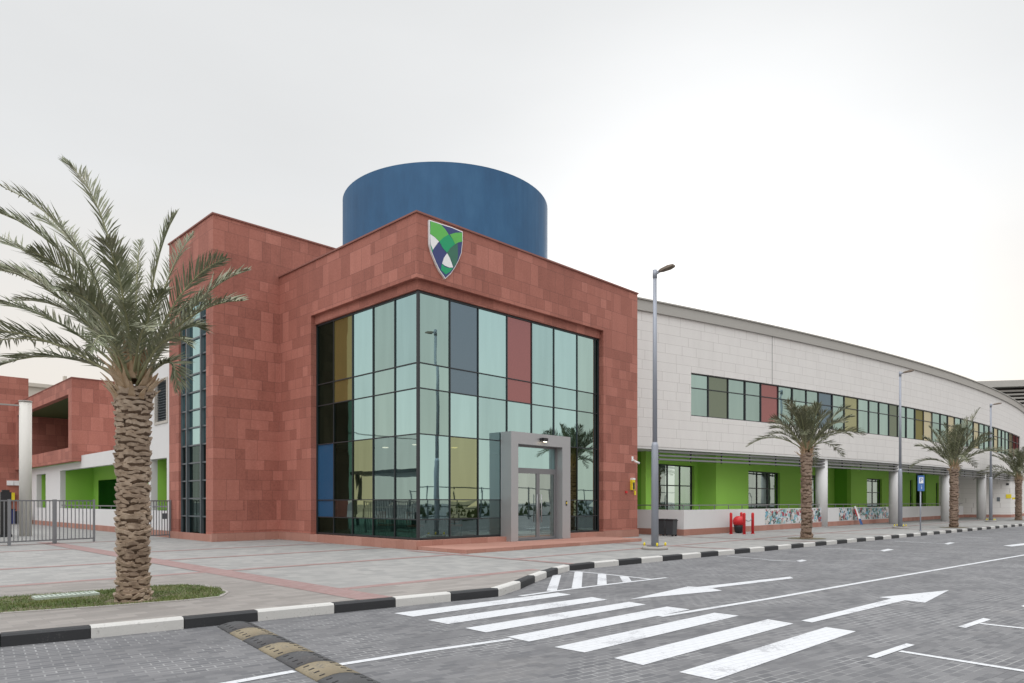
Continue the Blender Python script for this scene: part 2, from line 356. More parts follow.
PALM=foliage('dusty_palm_leaflets',(.105,.125,.06),(.19,.205,.125),(.34,.32,.235))
RACH=simple('palm_leaf_stalk',(.27,.27,.15),.6,0,.25,8)
PALM2=foliage('green_palm_leaflets',(.07,.082,.038),(.13,.138,.078),(.24,.22,.15))
RACH2=simple('green_palm_stalk',(.26,.27,.15),.6,0,.2,8)
BOOT=foliage('palm_leaf_base_bark',(.17,.115,.08),(.35,.265,.195),(.55,.445,.345))
CORE=simple('palm_fibre_crevice_shade',(.14,.095,.065),.9,0,.3,12,.5)
BOOTO=foliage('orange_leaf_base',(.30,.13,.05),(.42,.30,.19),(.58,.46,.33))
BOOT2=foliage('brown_leaf_base_bark',(.14,.095,.07),(.29,.205,.155),(.43,.33,.255))
GRASSM=foliage('dry_green_grass',(.06,.105,.022),(.11,.16,.035),(.21,.21,.075))
SOIL=simple('sandy_soil',(.14,.12,.07),.95,0,.3,6,.5)
def mural():
    t=NT('painted_mural'); P=t.xyz(t.pos()); v=t.vec(t.math('MULTIPLY',P[0],1.5),0.0,t.math('MULTIPLY',P[2],1.9))
    nz=t.node('ShaderNodeTexNoise'); nz.inputs['Scale'].default_value=2.2; t.l.new(v,nz.inputs['Vector'])
    ad=t.node('ShaderNodeVectorMath'); ad.operation='MULTIPLY_ADD'; t.l.new(nz.outputs['Color'],ad.inputs[0]); ad.inputs[1].default_value=(.9,.9,.9); t.l.new(v,ad.inputs[2])
    vo=t.node('ShaderNodeTexVoronoi'); vo.inputs['Scale'].default_value=3.0; t.l.new(ad.outputs[0],vo.inputs['Vector'])
    s=t.node('ShaderNodeSeparateColor'); t.l.new(vo.outputs['Color'],s.inputs[0])
    r=t.n.new('ShaderNodeValToRGB'); r.color_ramp.interpolation='CONSTANT'; t.l.new(s.outputs[0],r.inputs[0])
    stops=[(0,(.60,.60,.62)),(.24,(.14,.36,.48)),(.38,(.36,.06,.08)),(.45,(.55,.52,.5)),(.58,(.05,.06,.06)),(.70,(.26,.44,.46)),(.82,(.42,.33,.28)),(.90,(.10,.22,.18))]
    e=r.color_ramp.elements
    while len(e)<len(stops): e.new(.5)
    for q,(p,c) in zip(e,stops): q.position=p; q.color=c4(c)
    t.base(r.outputs[0],.7); return t.m
MURAL=mural()
# ---------------------------------------------------------------- ground, road, pavement
ZR=-.15
KP=[(-40,-4.5),(-20,-7.25),(-12.63,-8.28),(-11.71,-8.44),(-10.61,-8.59),(-9.62,-8.72),(-8.44,-8.88),(-7.38,-9.03),(-6.3,-9.18),(-5.28,-9.33),(-4.18,-8.84),(-3.15,-8.28),(-2.29,-7.85),(-1.45,-7.47),(-0.69,-7.2)]
xk=[.4]
while xk[-1]<105: xk.append(xk[-1]+1.03)
def kr(x): return -7.13-.0435*x-.00010*x*x if x<60 else kr(59.9)-.055*(x-60)
KP2=KP+[(x,kr(x)) for x in xk]
b=MB(); b.box(-700,900,-600,900,-1.2,-.17); b.build('ground',SAND,kind='structure')
b=MB(); b.face([(-90,-75,ZR),(200,-75,ZR),(200,40,ZR),(-90,40,ZR)]); b.build('road',ROAD,kind='structure')
b=MB()
for p,q in zip(KP2,KP2[1:]): b.face([(p[0],p[1]+.1,0),(q[0],q[1]+.1,0),(q[0],90,0),(p[0],90,0)])
b.build('plaza_pavement',PLAZA,kind='structure')
def kx(x):
    for p,q in zip(KP2,KP2[1:]):
        if p[0]<=x<=q[0]: return p[1]+(q[1]-p[1])*(x-p[0])/(q[0]-p[0])
    return KP2[-1][1]
def sheet(b,x0,x1,ytop,z):
    xs=[x0]+[p[0] for p in KP2 if x0<p[0]<x1]+[x1]
    for a,c in zip(xs,xs[1:]): b.face([(a,kx(a)+.12,z),(c,kx(c)+.12,z),(c,ytop,z),(a,ytop,z)])
b=MB(); sheet(b,-39,-7.95,-2.6,.004); sheet(b,-7.35,-2.15,-7.52,.004); b.build('sidewalk_pavement',SIDE,kind='structure')
b=MB()
sheet(b,-7.95,-7.35,14,.008)
sheet(b,-.55,-.3,-.1,.008)
for x in (7.6,14.0,22.5,31,39.5,48,56.5): sheet(b,x,x+.25,-1.6 if x>9 else -2.5,.008)
for y,x0,x1 in ((1.5,-38,-7.95),(1.5,-7.35,-.1),(-2.6,-38,-7.95),(-2.6,-7.35,-.55),(-7.52,-7.35,-2.15),(-2.6,-.3,0.0),(8.5,-38,-7.95),(12.6,-38,-4.2),(5.2,-7.35,-.1)): b.box(x0,x1,y,y+.27,.001,.008)
b.box(-.3,14,-5.0,-4.8,.001,.0085); b.box(14.25,70,-5.0,-4.8,.001,.0085)
b.build('red_paving_strips',REDPAV,kind='structure')
# kerb blocks
def kblock(b,p,q,m):
    d=Vector((q[0]-p[0],q[1]-p[1])); n=Vector((-d.y,d.x)).normalized(); e=d.normalized()*.006
    a=Vector(p)+e; c=Vector(q)-e; wd=.16
    o=len(b.v)
    prof=[(0,ZR-.03),(0,-.02),(.025,.006),(wd,.006),(wd,ZR-.03)]
    for P in (a,c):
        for w_,z in prof: b.v.append((P.x+n.x*w_,P.y+n.y*w_,z+ (0.001 if m else 0)))
    k=len(prof)
    for i in range(k):
        j=(i+1)%k; b.f.append([o+i,o+j,o+k+j,o+k+i][::-1]); b.m.append(m); b.sm.append(False)
    b.f.append([o+i for i in range(k)]); b.f.append([o+k+i for i in reversed(range(k))]); b.m+=[m,m]; b.sm+=[False,False]
b=MB()
xs=[-12.63]; 
while xs[-1]>-38: xs.append(xs[-1]-1.1)
xs=xs[::-1]; pts=[(x,kx(x)) for x in xs[:-1]]+KP2[2:]
i0=len(xs)-1   # this block is black
for i,(p,q) in enumerate(zip(pts,pts[1:])): kblock(b,p,q,(i-i0)%2)
b.build('kerb',[KB,KW],kind='structure')
# road markings
zm=ZR+.005
def pm(b,*pp,z=zm): b.face([(*G(x,y,z),z) for x,y in pp])
def line(b,pts,wd,z=zm+.0006):
    P=[Vector(G(x,y,z)) for x,y in pts]
    for p,q in zip(P,P[1:]):
        n=Vector((-(q-p).y,(q-p).x)).normalized()*wd/2
        b.face([(*(p-n),z),(*(q-n),z),(*(q+n),z),(*(p+n),z)])
b=MB()
pm(b,(394,613.2),(413,616.6),(571,594.6),(558,592.6))
pm(b,(427.5,620),(448,624),(607.5,599.6),(592,597))
pm(b,(465,628),(486,632.3),(646,604.4),(629,601.8))
pm(b,(507,636.8),(529,641.5),(690,609.4),(667,606.5))
pm(b,(554.5,647),(584.5,652.4),(739,615.6),(714.5,612.7))
pm(b,(614,658),(643,665),(793.5,623.5),(768,619.2))
pm(b,(679,672),(715.5,679.8),(856,631.3),(826,627))
b.build('crosswalk_stripes',MARK,kind='structure')
b=MB()
line(b,[(150,697),(294.5,671)],.11); line(b,[(340,664.3),(425,651),(512,638.8)],.11)
line(b,[(660,616.3),(768,598.8),(870,581),(1024,555),(1120,539)],.12)
line(b,[(520,596),(556,590.8),(600,585.3),(667,577.5)],.11); line(b,[(568,569.9+.8),(600,573.5),(650,579)],.1)
for p,q in (((557,575),(551.7,590.8)),((578.7,571.8),(576.6,588)),((602,574),(602,584.8)),((623.8,576.4),(627.4,581.8))): line(b,[p,q],.2,zm+.0012)
line(b,[(900,651),(1024,670.8),(1100,684)],.1); pm(b,(866.7,656.3),(875.6,658.2),(914.8,644.9),(906.7,643.2),z=zm+.0012)
line(b,[(980,623.4),(1024,628.2),(1100,637)],.1); pm(b,(958,626.6),(965.5,628),(991,619.4),(983.5,617.9),z=zm+.0012)
pm(b,(1021,606),(1026,607.5),(1050,600),(1043,598.5))
line(b,[(768,560),(796,561.2)],.1); pm(b,(796,560.8),(800,562),(807,560.6),(802,559.6),z=zm+.0012)
line(b,[(821,548),(880,550.6)],.1); pm(b,(880,550.4),(884,551.4),(894,549.6),(888,548.8),z=zm+.0012)
line(b,[(894.6,541),(945,543.6)],.1); pm(b,(944,543.6),(948,544.4),(955,542.8),(950,542.3),z=zm+.0012)
line(b,[(960,537),(992,537.9)],.1); line(b,[(727,556),(768,559.6)],.07)
b.build('lane_lines',MARK,kind='structure')
b=MB()
pm(b,(630,599.2),(722,590.6),(710,587.6),(688,586.4)); pm(b,(705,588.9),(793.5,578.2),(790,576.6),(698,586.9),z=zm+.0008)
pm(b,(801,620.6),(812,622.4),(908,599.6),(893,598.2),z=zm+.0008); pm(b,(879,597.2),(925,602.6),(949,590.1))
pm(b,(1003,545.6),(1012,546.4),(1060,541),(1040,541.5))
b.build('lane_arrows',MARK,kind='structure')
# grass island
gp=[(-22,-4.25),(-12.0,-4.33),(-11.36,-4.44),(-10.56,-4.49),(-9.54,-4.47),(-9.2,-4.6),(-8.98,-5.1),(-8.95,-5.74),(-9.08,-6.39),(-9.4,-6.85),(-9.93,-6.88),(-11.14,-6.66),(-12.32,-6.36),(-22,-4.9)]
b=MB(); b.face([(x,y,.012) for x,y in gp]); b.build('grass_bed_soil',SOIL,kind='structure')
b=MB()
for (x0,y0),(x1,y1) in zip(gp,gp[1:]): b.bar((x0,y0,.004),(x1,y1,.004),.07,.03)
b.build('grass_bed_edging',CONC,kind='structure')
def inside(x,y,poly):
    c=False
    for i in range(len(poly)):
        x1,y1=poly[i]; x2,y2=poly[i-1]
        if (y1>y)!=(y2>y) and x<(x2-x1)*(y-y1)/(y2-y1)+x1: c=not c
    return c
rg=random.Random(5); b=MB()
gl=[(-11.66,-5.15),(-10.75,-5.15),(-10.75,-4.85),(-11.66,-4.85)]
n=0
while n<26000:
    x=rg.uniform(-15.5,-8.9); y=rg.uniform(-7,-4.2)
    if not inside(x,y,gp) or (-11.7<x<-10.7 and -5.25<y<-4.8) : continue
    if (x+10.56)**2+(y+6.29)**2<.4**2 and rg.random()<.9: continue
    if math.sin(x*3.1+1)*math.sin(y*4.3)+rg.random()*1.3<-.25: continue
    n+=1; a=rg.uniform(0,6.28); h=rg.uniform(.02,.05)+.04*max(0,math.sin(x*2.3)*math.sin(y*3.7+1))*rg.random(); wd=.006; ca,sa=math.cos(a),math.sin(a); lx,ly=rg.uniform(-.03,.03),rg.uniform(-.03,.03)
    b.face([(x-ca*wd,y-sa*wd,.012),(x+ca*wd,y+sa*wd,.012),(x+lx,y+ly,h)])
b.build('grass',GRASSM,label='short dry green grass growing round the big palm',cat='grass',kind='stuff')
t=thing('drain_cover','pale green slatted cover set in the grass island','drain cover',(-11.2,-5.0,.02))
b=MB(); b.box(-11.66,-10.75,-5.18,-5.14,.01,.05); b.box(-11.66,-10.75,-4.86,-4.82,.01,.05); b.box(-11.66,-11.62,-5.14,-4.86,.01,.05); b.box(-10.79,-10.75,-5.14,-4.86,.01,.05)
PG=simple('pale_green_grating',(.42,.48,.42),.6,0,.1); b.build('frame',PG,t)
b=MB()
for i in range(12): b.box(-11.6+i*.069,-11.56+i*.069,-5.14,-4.86,.02,.046)
b.build('grating',PG,t)
# ---------------------------------------------------------------- entrance building
EB=thing('entrance_building','two-storey red sandstone entrance block with corner glass wall and blue drum on its roof','building',(0,0,0))
WT=.27
b=MB()
mr=lambda u,z,d:(u,d,z)
b.wall(mr,[0,10.23,12.82],[0,9.11,11.25],lambda u,z:not(u<10.23 and z<9.11),0,WT)
ml=lambda u,z,d:(d,u,z)
b.wall(ml,[WT,6.93,9.64],[0,9.11,11.25],lambda u,z:not(u<6.93 and z<9.11),0,WT)
b.box(12.42,12.82,WT,22,0,11.25)                      # side and rear
b.box(0,12.42,21.7,22,0,11.25)
b.build('wall',RED,EB)
b=MB(); b.box(-.05,12.86,-.05,.32,11.25,11.31); b.box(-.05,.32,.32,9.64,11.25,11.31); b.box(12.5,12.86,.32,22,11.25,11.31)
b.build('coping',simple('red_stone_coping',(.25,.10,.08),.7),EB)
b=MB(); b.box(WT,12.42,WT,21.7,10.4,10.8); b.build('roof',CONC,EB)
b=MB()   # fascia band above the glass and sills, a hand deeper than the walls
b.box(.17,10.23,.17,WT+.2,8.78,9.11-.003); b.box(.17,WT+.2,WT+.2,6.93,8.78,9.11-.003); b.build('window_header',RED,EB)
b=MB(); b.box(-.05,4.175,-.05,.6,0,.30); b.box(7.625,10.2,-.05,.6,0,.30); b.box(4.175,7.625,.3,.6,0,.30); b.box(10.2,12.86,-.05,0-.003,0,.34); b.box(-.05,.6,.6,6.95,0,.30); b.box(-.05,-.003,6.95,9.6,0,.34)
b.box(-2.90,-.05,9.55,9.6-.003,0,.34); b.box(-2.90,-2.83-.003,9.6,14.42,0,.30); b.build('plinth',GRANITE,EB)
# tower
b=MB(); TX=-2.83
b.wall(lambda u,z,d:(u,9.6+d,z),[TX,0-.001],[0,13.16],lambda u,z:True,0,.3)
b.wall(lambda u,z,d:(u,9.6+d,z),[0,3.2],[10.8,13.16],lambda u,z:True,0,.3)
b.wall(lambda u,z,d:(TX+d,u,z),[9.9,10.3,13.28,14.42],[0,.24,10.05,13.16],lambda u,z:not(10.3<u<13.28 and .24<z<10.05),0,.3)
b.box(TX+.3,3.2,14.12,14.42,0,13.16); b.box(2.9,3.2,9.9,14.12,10.8,13.16); b.box(TX+.3,2.9,9.9,14.12,12.6,12.8)
b.build('tower_wall',RED,EB)
b=MB(); b.box(TX-.05,3.25,9.55,9.95,13.16,13.22); b.box(TX-.05,TX+.35,9.95,14.47,13.16,13.22); b.build('tower_coping',bpy.data.materials['red_stone_coping'],EB)
# drum
b=MB(); c=(10.1,10.5); seg=96; rr=5.48
for z0,z1,r in ((10.6,17.35,rr),(17.35,17.40,rr+.001)):
    for i in range(seg):
        a0=2*math.pi*i/seg; a1=2*math.pi*(i+1)/seg
        p=lambda a,r,z:(c[0]+r*math.cos(a),c[1]+r*math.sin(a),z)
        b.face([p(a0,r,z0),p(a1,r,z0),p(a1,r,z1),p(a0,r,z1)],0,True)
        if r>rr: b.face([p(a0,rr,z0),p(a1,rr,z0),p(a1,r,z0),p(a0,r,z0)][::-1])
        b.face([p(a0,r-.25,z1),p(a0,r,z1),p(a1,r,z1),p(a1,r-.25,z1)])
        b.face([p(a1,r-.25,z0),p(a0,r-.25,z0),p(a0,r-.25,z1),p(a1,r-.25,z1)])
b.build('drum',BLUE,EB)
# curtain wall
GX=.27; gz=[.32,1.0,1.68,3.92,5.48,6.34,8.78]
mR=[.27,1.68,3.03,4.53,5.91,7.25,8.75,9.98,10.23]; mL=[.27,1.60,2.94,4.30,5.64,6.93]
b=MB()
for x in mR[1:-1]: b.box(x-.017,x+.017,GX-.02,GX+.12,gz[0],gz[-1])
b.box(10.14,10.23,GX-.035,GX+.12,gz[0],gz[-1]); b.box(GX-.03,GX+.06,GX-.03,GX+.06,gz[0],gz[-1])
for y in mL[1:-1]: b.box(GX-.02,GX+.12,y-.017,y+.017,gz[0],gz[-1])
b.box(GX-.035,GX+.12,6.87,6.93,gz[0],gz[-1])
for z in gz:
    z0,z1=(z,z+.06) if z==gz[0] else (z-.07,z-.003) if z==gz[-1] else (z-.018,z+.018)
    b.box(GX+.06,10.14,GX-.015,GX+.117,z0,z1); b.box(GX-.015,GX+.117,GX+.06,6.87,z0,z1)
CW=b.build('curtain_wall_frame',FRAME,EB)
def quad(name,mat,par,pts): b=MB(); b.face(pts); return b.build(name,mat,par)
rp=random.Random(3)
def rcol(i,j):  # right face
    if i==1 and j>=4: return 'blue_pane',F_BLUE
    if i==3 and j>=4: return 'red_pane',F_RED
    if i==7: return 'dark_pane',G_DARK
    if j==0: return 'low_pane',G_LOW
    if i in (1,5) and j in (1,2): return 'yellow_pane',F_YELS
    if j==1: return 'glass_pane',G_LOW2
    if i==6 or (i==0 and j>=3): return 'grey_pane',G_GREY
    return 'glass_pane',G_TEAL
F_YELS=glass('sheer_yellow_glass',(.50,.57,.36),.58,(.3,.32,.12))
def lcol(i,j):
    if i==3 and j>=4: return 'olive_pane',F_OLIVE
    if i==4 and j>=3 or i==3 and j in (2,3) or j==0: return 'dark_pane',G_DARK
    if i==4 and j in (1,2): return 'bright_blue_pane',F_VBLUE
    if i==2 and j in (1,2): return 'yellow_pane',F_YELS
    if i==1 and j>=3: return 'grey_pane',G_GREY
    if j==1: return 'low_pane',G_LOW
    if j==2: return 'low_pane',G_LOW2
    return 'glass_pane',G_TEAL
for i in range(8):
    for j in range(6):
        z0,z1=gz[j],gz[j+1]
        x0,x1=mR[i],mR[i+1]
        if x0>=4.4 and x1<7.4 and z0<3.7: continue      # behind the portal
        k,m=rcol(i,j); jit=rp.uniform(-.004,.004)
        quad(k,m,CW,[(x0,GX+.02+jit,z0),(x1,GX+.02-jit,z0),(x1,GX+.02-jit*.5,z1),(x0,GX+.02+jit*.3,z1)])
for i in range(5):
    for j in range(6):
        z0,z1=gz[j],gz[j+1]; y0,y1=mL[i],mL[i+1]; k,m=lcol(i,j); jit=rp.uniform(-.004,.004)
        quad(k,m,CW,[(GX+.02+jit,y1,z0),(GX+.02-jit,y0,z0),(GX+.02-jit*.5,y0,z1),(GX+.02+jit*.3,y1,z1)])
# interior
b=MB(); b.box(.45,12.3,.45,9.5,.1,.3); b.build('floor',RAMPW,EB)
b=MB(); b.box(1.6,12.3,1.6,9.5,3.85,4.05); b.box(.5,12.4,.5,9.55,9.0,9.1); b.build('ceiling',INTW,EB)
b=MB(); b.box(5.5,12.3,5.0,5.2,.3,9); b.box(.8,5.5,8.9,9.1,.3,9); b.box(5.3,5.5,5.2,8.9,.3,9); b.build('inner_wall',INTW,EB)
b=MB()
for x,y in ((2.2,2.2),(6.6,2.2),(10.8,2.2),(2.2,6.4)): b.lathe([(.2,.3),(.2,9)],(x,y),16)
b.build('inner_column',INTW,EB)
def lobby_chair(x,y,rz,lab):
    t=thing('lobby_chair',lab,'chair',(x,y,.3),rz,group='chairs inside the glass lobby')
    b=MB(); b.box(-.25,.25,-.25,.25,.40,.48); b.build('seat',CHRM,t,local=True)
    b=MB(); b.box(-.25,.25,.22,.28,.52,.95); b.build('backrest',CHRM,t,local=True)
    for sx in (-1,1):
        for sy in (-1,1): b=MB(); b.bar((sx*.22,sy*.22,0),(sx*.22,sy*.22,.40 if sy<0 else .9),.03); b.build('leg',BLACK,t,local=True)
CHRM=simple('lobby_chair_fabric',(.25,.08,.05),.8)
lobby_chair(1.2,1.6,.6,'lobby chair nearest the glass corner, seen through the glass'); lobby_chair(1.2,3.4,1.6,'lobby chair farther along the left glass, seen through it'); lobby_chair(2.6,1.1,-.5,'lobby chair just behind the right glass, left of the entrance')
t=thing('lobby_desk','low dark reception desk inside the glass lobby','desk',(3,6,.3)); b=MB(); b.box(2.2,4.6,6.0,6.7,.3,1.35); b.build('front',FRAMEG,t); b=MB(); b.box(2.1,4.7,5.9,6.8,1.35,1.42); b.build('worktop',EXTW,t)
for k,(x,y) in enumerate(((2.4,3.2),(4.4,3.2),(2.4,5.2))):
    b=MB(); b.lathe([(.12,3.82),(.12,3.848)],(x,y),14); b.build('downlight',LITE2,EB)
# tower window
b=MB(); Y0,Y1,Z0,Z1=10.3,13.28,.24,10.05; xx=TX+.14
for y in (11.0,12.52): b.box(xx-.10,xx+.1,y-.05,y+.05,Z0,Z1)
for y0,y1 in ((Y0,Y0+.06),(Y1-.06,Y1)): b.box(xx-.05,xx+.1,y0,y1,Z0,Z1)
nz_=13
for k in range(nz_+1):
    z=Z0+(Z1-Z0)*k/nz_; z0,z1=max(Z0,z-.03),min(Z1,z+.03)
    for y0,y1 in ((Y0+.06,10.945),(11.055,12.465),(12.575,Y1-.06)): b.box(xx-.04,xx+.09,y0,y1,z0,z1)
TW=b.build('tower_window_frame',FRAMEG,EB)
for k in range(nz_):
    for y0,y1 in ((Y0,11.0),(11.0,12.52),(12.52,Y1)):
        za,zb=Z0+(Z1-Z0)*k/nz_,Z0+(Z1-Z0)*(k+1)/nz_; j=rp.uniform(-.004,.004)
        quad('window_pane',G_DARKT if k<5 else G_TEAL,TW,[(xx+.03+j,y1,za),(xx+.03-j,y0,za),(xx+.03-j,y0,zb),(xx+.03+j,y1,zb)])
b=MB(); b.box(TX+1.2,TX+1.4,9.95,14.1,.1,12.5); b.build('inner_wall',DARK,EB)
# portal
PX0,PX1,PY,PT=4.18,7.62,-.30,4.25
b=MB(); b.wall(lambda u,z,d:(u,PY+d,z),[PX0,4.56,7.12,PX1],[.125,3.80,PT],lambda u,z:not(4.56<u<7.12 and z<3.80),0,.56)
PO=b.build('portal',ALU,EB)
dy=.02
b=MB(); b.box(4.19,7.61,-.28,.29,.10,.124); b.build('threshold',ALUD,PO)
b=MB()
def fr(b,x0,x1,z0,z1,w=.06,d=.08,y=dy):
    b.box(x0,x0+w,y,y+d,z0,z1); b.box(x1-w,x1,y,y+d,z0,z1); b.box(x0+w,x1-w,y,y+d,z0,z0+w); b.box(x0+w,x1-w,y,y+d,z1-w,z1)
fr(b,4.56,7.12,.13,3.80,.07); b.box(4.63,7.05,dy-.02,dy+.09,2.80,2.92)
DF=b.build('door_frame',ALUD,EB)
b=MB(); b.face([(4.6,dy+.04,2.9),(7.1,dy+.04,2.9),(7.1,dy+.04,3.78),(4.6,dy+.04,3.78)]); b.build('transom_pane',G_TEAL,DF)
for x0,x1,yy in ((4.64,5.98,dy-.03),(6.0,7.04,dy-.02)):
    b=MB(); fr(b,x0,x1,.14,2.80,.09,.06,yy); dr=b.build('door',ALUD,EB)
    b=MB(); b.face([(x0+.05,yy+.03,.2),(x1-.05,yy+.03,.2),(x1-.05,yy+.03,2.75),(x0+.05,yy+.03,2.75)]); b.build('door_pane',G_CLEAR,dr)
    b=MB(); hx=x1-.12 if x0<5 else x0+.12; b.tube([(hx,yy-.06,.8),(hx,yy-.06,1.9)],.018,8); b.build('handle',ALU,dr)
b=MB(); b.box(7.32,7.40,PY-.015,PY-.002,1.45,1.65); b.box(7.335,7.385,PY-.025,PY-.015,1.52,1.6,1); b.build('door_switch',[BLACK,YELP],EB)
t=thing('wall_lamp','small black spotlight lit above the entrance doors','lamp',(5.9,PY,4.0))
b=MB(); b.box(5.75,6.10,PY-.14,PY-.003,3.98,4.09); b.box(5.78,5.98,PY-.20,PY-.14,3.95,4.09); b.build('housing',BLACK,t)
b=MB(); b.box(5.80,5.96,PY-.19,PY-.15,3.935,3.948); b.build('bulb',LITE,t)
# entrance step
b=MB(); b.box(0,9.55,-2.45,-.055,0,.12); b.build('entrance_step',GRANITE,label='long low pink granite step in front of the glass entrance',cat='step')
# shield
def sp(a,c,y=0.0):
    px=410+a/8.54; py=210+c/8.54; X=AY(px,y); f=(X-CX)*SI+(y-CY)*CO; return X,EYE+(HORIZ-py)/F_PX*f
SH=thing('shield_emblem','shield-shaped emblem of green, navy and white patches high on the corner wall','emblem',(1.2,0,10.2))
def plate(b,pts,y0,y1,m=0,grow=0):
    P=[sp(*p) for p in pts]; cx=sum(p[0] for p in P)/len(P); cz=sum(p[1] for p in P)/len(P)
    if grow: P=[(cx+(x-cx)*(1+grow),cz+(z-cz)*(1+grow)) for x,z in P]
    n=len(b.v); k=len(P); b.v+=[(x,y0,z) for x,z in P]+[(x,y1,z) for x,z in P]
    b.f.append([n+i for i in range(k)]); b.f.append([n+k+i for i in reversed(range(k))])
    for i in range(k): j=(i+1)%k; b.f.append([n+i,n+k+i,n+k+j,n+j])
    b.m+=[m]*(k+2); b.sm+=[False]*(k+2)
outl=[(158,100),(250,130),(345,160),(432,196),(433,270),(422,370),(400,430),(372,485),(335,540),(290,582),(245,520),(215,460),(180,375),(160,300)]
b=MB(); plate(b,outl,-.08,-.004,0,.045); b.build('rim',WPAINT,SH)
NAVY=simple('navy_enamel',(.03,.045,.17),.4); LG=simple('light_green_enamel',(.11,.45,.08),.4); EG=simple('emerald_enamel',(.0,.32,.13),.4); DG=simple('dark_green_enamel',(.03,.14,.09),.4)
b=MB(); plate(b,outl,-.09,-.08); b.build('field',NAVY,SH)
def pp_(name,mat,*polys):
    b=MB()
    for p in polys: plate(b,p,-.096,-.09)
    b.build(name,mat,SH)
pp_('light_green_patch',LG,[(160,102),(250,132),(285,170),(315,215),(272,240),(235,275),(195,235),(158,208)],[(325,215),(375,200),(431,199),(431,275),(400,282),(370,298),(350,255)])
pp_('emerald_patch',EG,[(235,275),(272,240),(315,215),(345,250),(370,298),(330,330),(300,370),(265,330)],[(258,465),(280,490),(310,500),(345,502),(355,500),(330,530),(290,556),(250,515)],[(160,300),(180,345),(176,370)])
pp_('white_patch',WPAINT,[(158,212),(195,238),(232,275),(205,310),(181,345),(162,300)],[(302,375),(325,415),(340,455),(354,496),(320,496),(285,482),(260,462),(275,415)])
pp_('dark_green_patch',DG,[(302,370),(330,332),(372,300),(392,292),(395,400),(385,455),(358,498),(342,450),(326,412)])
# small fittings on the red pier
b=MB(); b.box(12.25,12.47,-.12,-.003,2.15,2.62); b.box(12.29,12.43,-.125,-.12,2.62-.45,2.5,1); b.box(12.25,12.47,-.13,-.003,2.62,2.7,2)
b.build('wall_box',[YELP,BLACK,WPAINT],label='small yellow and black box on the right pier of the red building',cat='box')
b=MB(); b.box(12.55,12.67,-.03,-.003,1.92,2.12); b.build('call_button',YELP,label='small yellow button plate below the yellow box',cat='button')
b=MB(); b.box(11.85,11.97,-.05,-.003,2.0,2.1); b.build('alarm_button',REDP,label='small red button on the red stone pier',cat='button')
t=thing('security_camera','white bullet camera on the right pier of the red building','camera',(12.45,0,3.45))
b=MB(); b.bar((12.4,0,3.58),(12.42,-.16,3.49),.045); b.box(12.34,12.46,-.03,-.002,3.48,3.7); b.build('bracket',WPAINT,t)
b=MB(); b.tube([(12.40,-.16,3.47),(12.62,-.24,3.38)],.045,10); b.build('housing',WPAINT,t)
b=MB(); b.tube([(12.62,-.24,3.38),(12.64,-.247,3.372)],.036,10); b.build('lens',BLACK,t)
# ---------------------------------------------------------------- white curved wing
WW=thing('white_school_wing','long curved white wing with a strip of coloured windows and green walls below','building',(15,2,0))
def Yc(x): return -5+.0024*(x-70)**2
def cm(u,z,d): return (u,Yc(u)+d,z)
XE=92
wx=[19.54,20.97,22.55,23.99,25.38,26.99,28.39,29.82,31.13,32.71,34.14,35.85,37.32,38.74,40.22,41.6,43.0,44.5,46.02,47.7,49.4,51.0,52.6,54.2,55.9,57.6,59.3,61.0,62.7,64.4,66.1,67.8,69.5,71.2,73.4,75.6,77.7]
us=[12.84,14.5,16.2,17.8]+wx+[79+k*2 for k in range(7)]
WZ0,WZ1=6.30,8.65
b=MB(); b.wall(cm,us,[4.5,WZ0,WZ1,11.5],lambda u,z:not(wx[0]<u<wx[-1] and WZ0<z<WZ1),0,.35)
b.build('wall',WHITE,WW)
b=MB(); b.wall(cm,us,[11.5,12.05],lambda u,z:True,-.12,.5); b.build('roof_fascia',ZINC,WW)
b=MB(); b.wall(cm,us,[12.05,12.12],lambda u,z:True,-.2,18); b.build('roof',ZINC,WW)
b=MB(); b.wall(cm,us,[4.38,4.5],lambda u,z:True,.02,9); b.build('soffit',simple('soffit_panel',(.66,.65,.64),.8),WW)
b=MB(); b.box(26.25,26.29,Yc(26.27)-.003,Yc(26.27)+.01,8.65,11.5); b.build('expansion_joint',FRAME,WW)
b=MB(); b.wall(cm,us,[4.5,11.5],lambda u,z:True,4.5,4.8); b.build('inner_wall',INTW,WW)
b=MB()
for i,x in enumerate(wx):
    w_=.022 if i%3 else .03
    b.wall(cm,[max(x-w_,wx[0]+.003),min(x+w_,wx[-1]-.003)],[WZ0+.003,WZ1-.003],lambda u,z:True,.08,.2)
for z in (WZ0+.035,7.85,WZ1-.04): b.wall(cm,wx,[z-.022,z+.022],lambda u,z:True,.09,.19)
SF=b.build('window_frame',FRAME,WW)
cols=['T','D','T','T','R','T','T','T','B','T','Y','T','T','T','D','T','T','X','C','T','T','C','T','T','T','C','T','T','T','C','T','T','T','C','R2','R2']
cm_={'T':('glass_pane',G_WING),'D':('dark_olive_pane',F_DOLIVE),'R':('red_pane',F_RED),'B':('blue_pane',F_BLUE),'Y':('olive_pane',F_YEL),'X':('brown_pane',F_OLIVE),'C':('cream_pane',F_CREAM),'R2':('red_pane',F_RED)}
for i,k in enumerate(cols):
    nm,m=cm_[k]; j=rp.uniform(-.01,.01); x0,x1=wx[i],wx[i+1]
    for za,zb in ((WZ0,7.85),(7.85,WZ1)): quad(nm,m,SF,[(x0,Yc(x0)+.14+j,za),(x1,Yc(x1)+.14-j,za),(x1,Yc(x1)+.14-j*.6,zb),(x0,Yc(x0)+.14+j*.6,zb)])
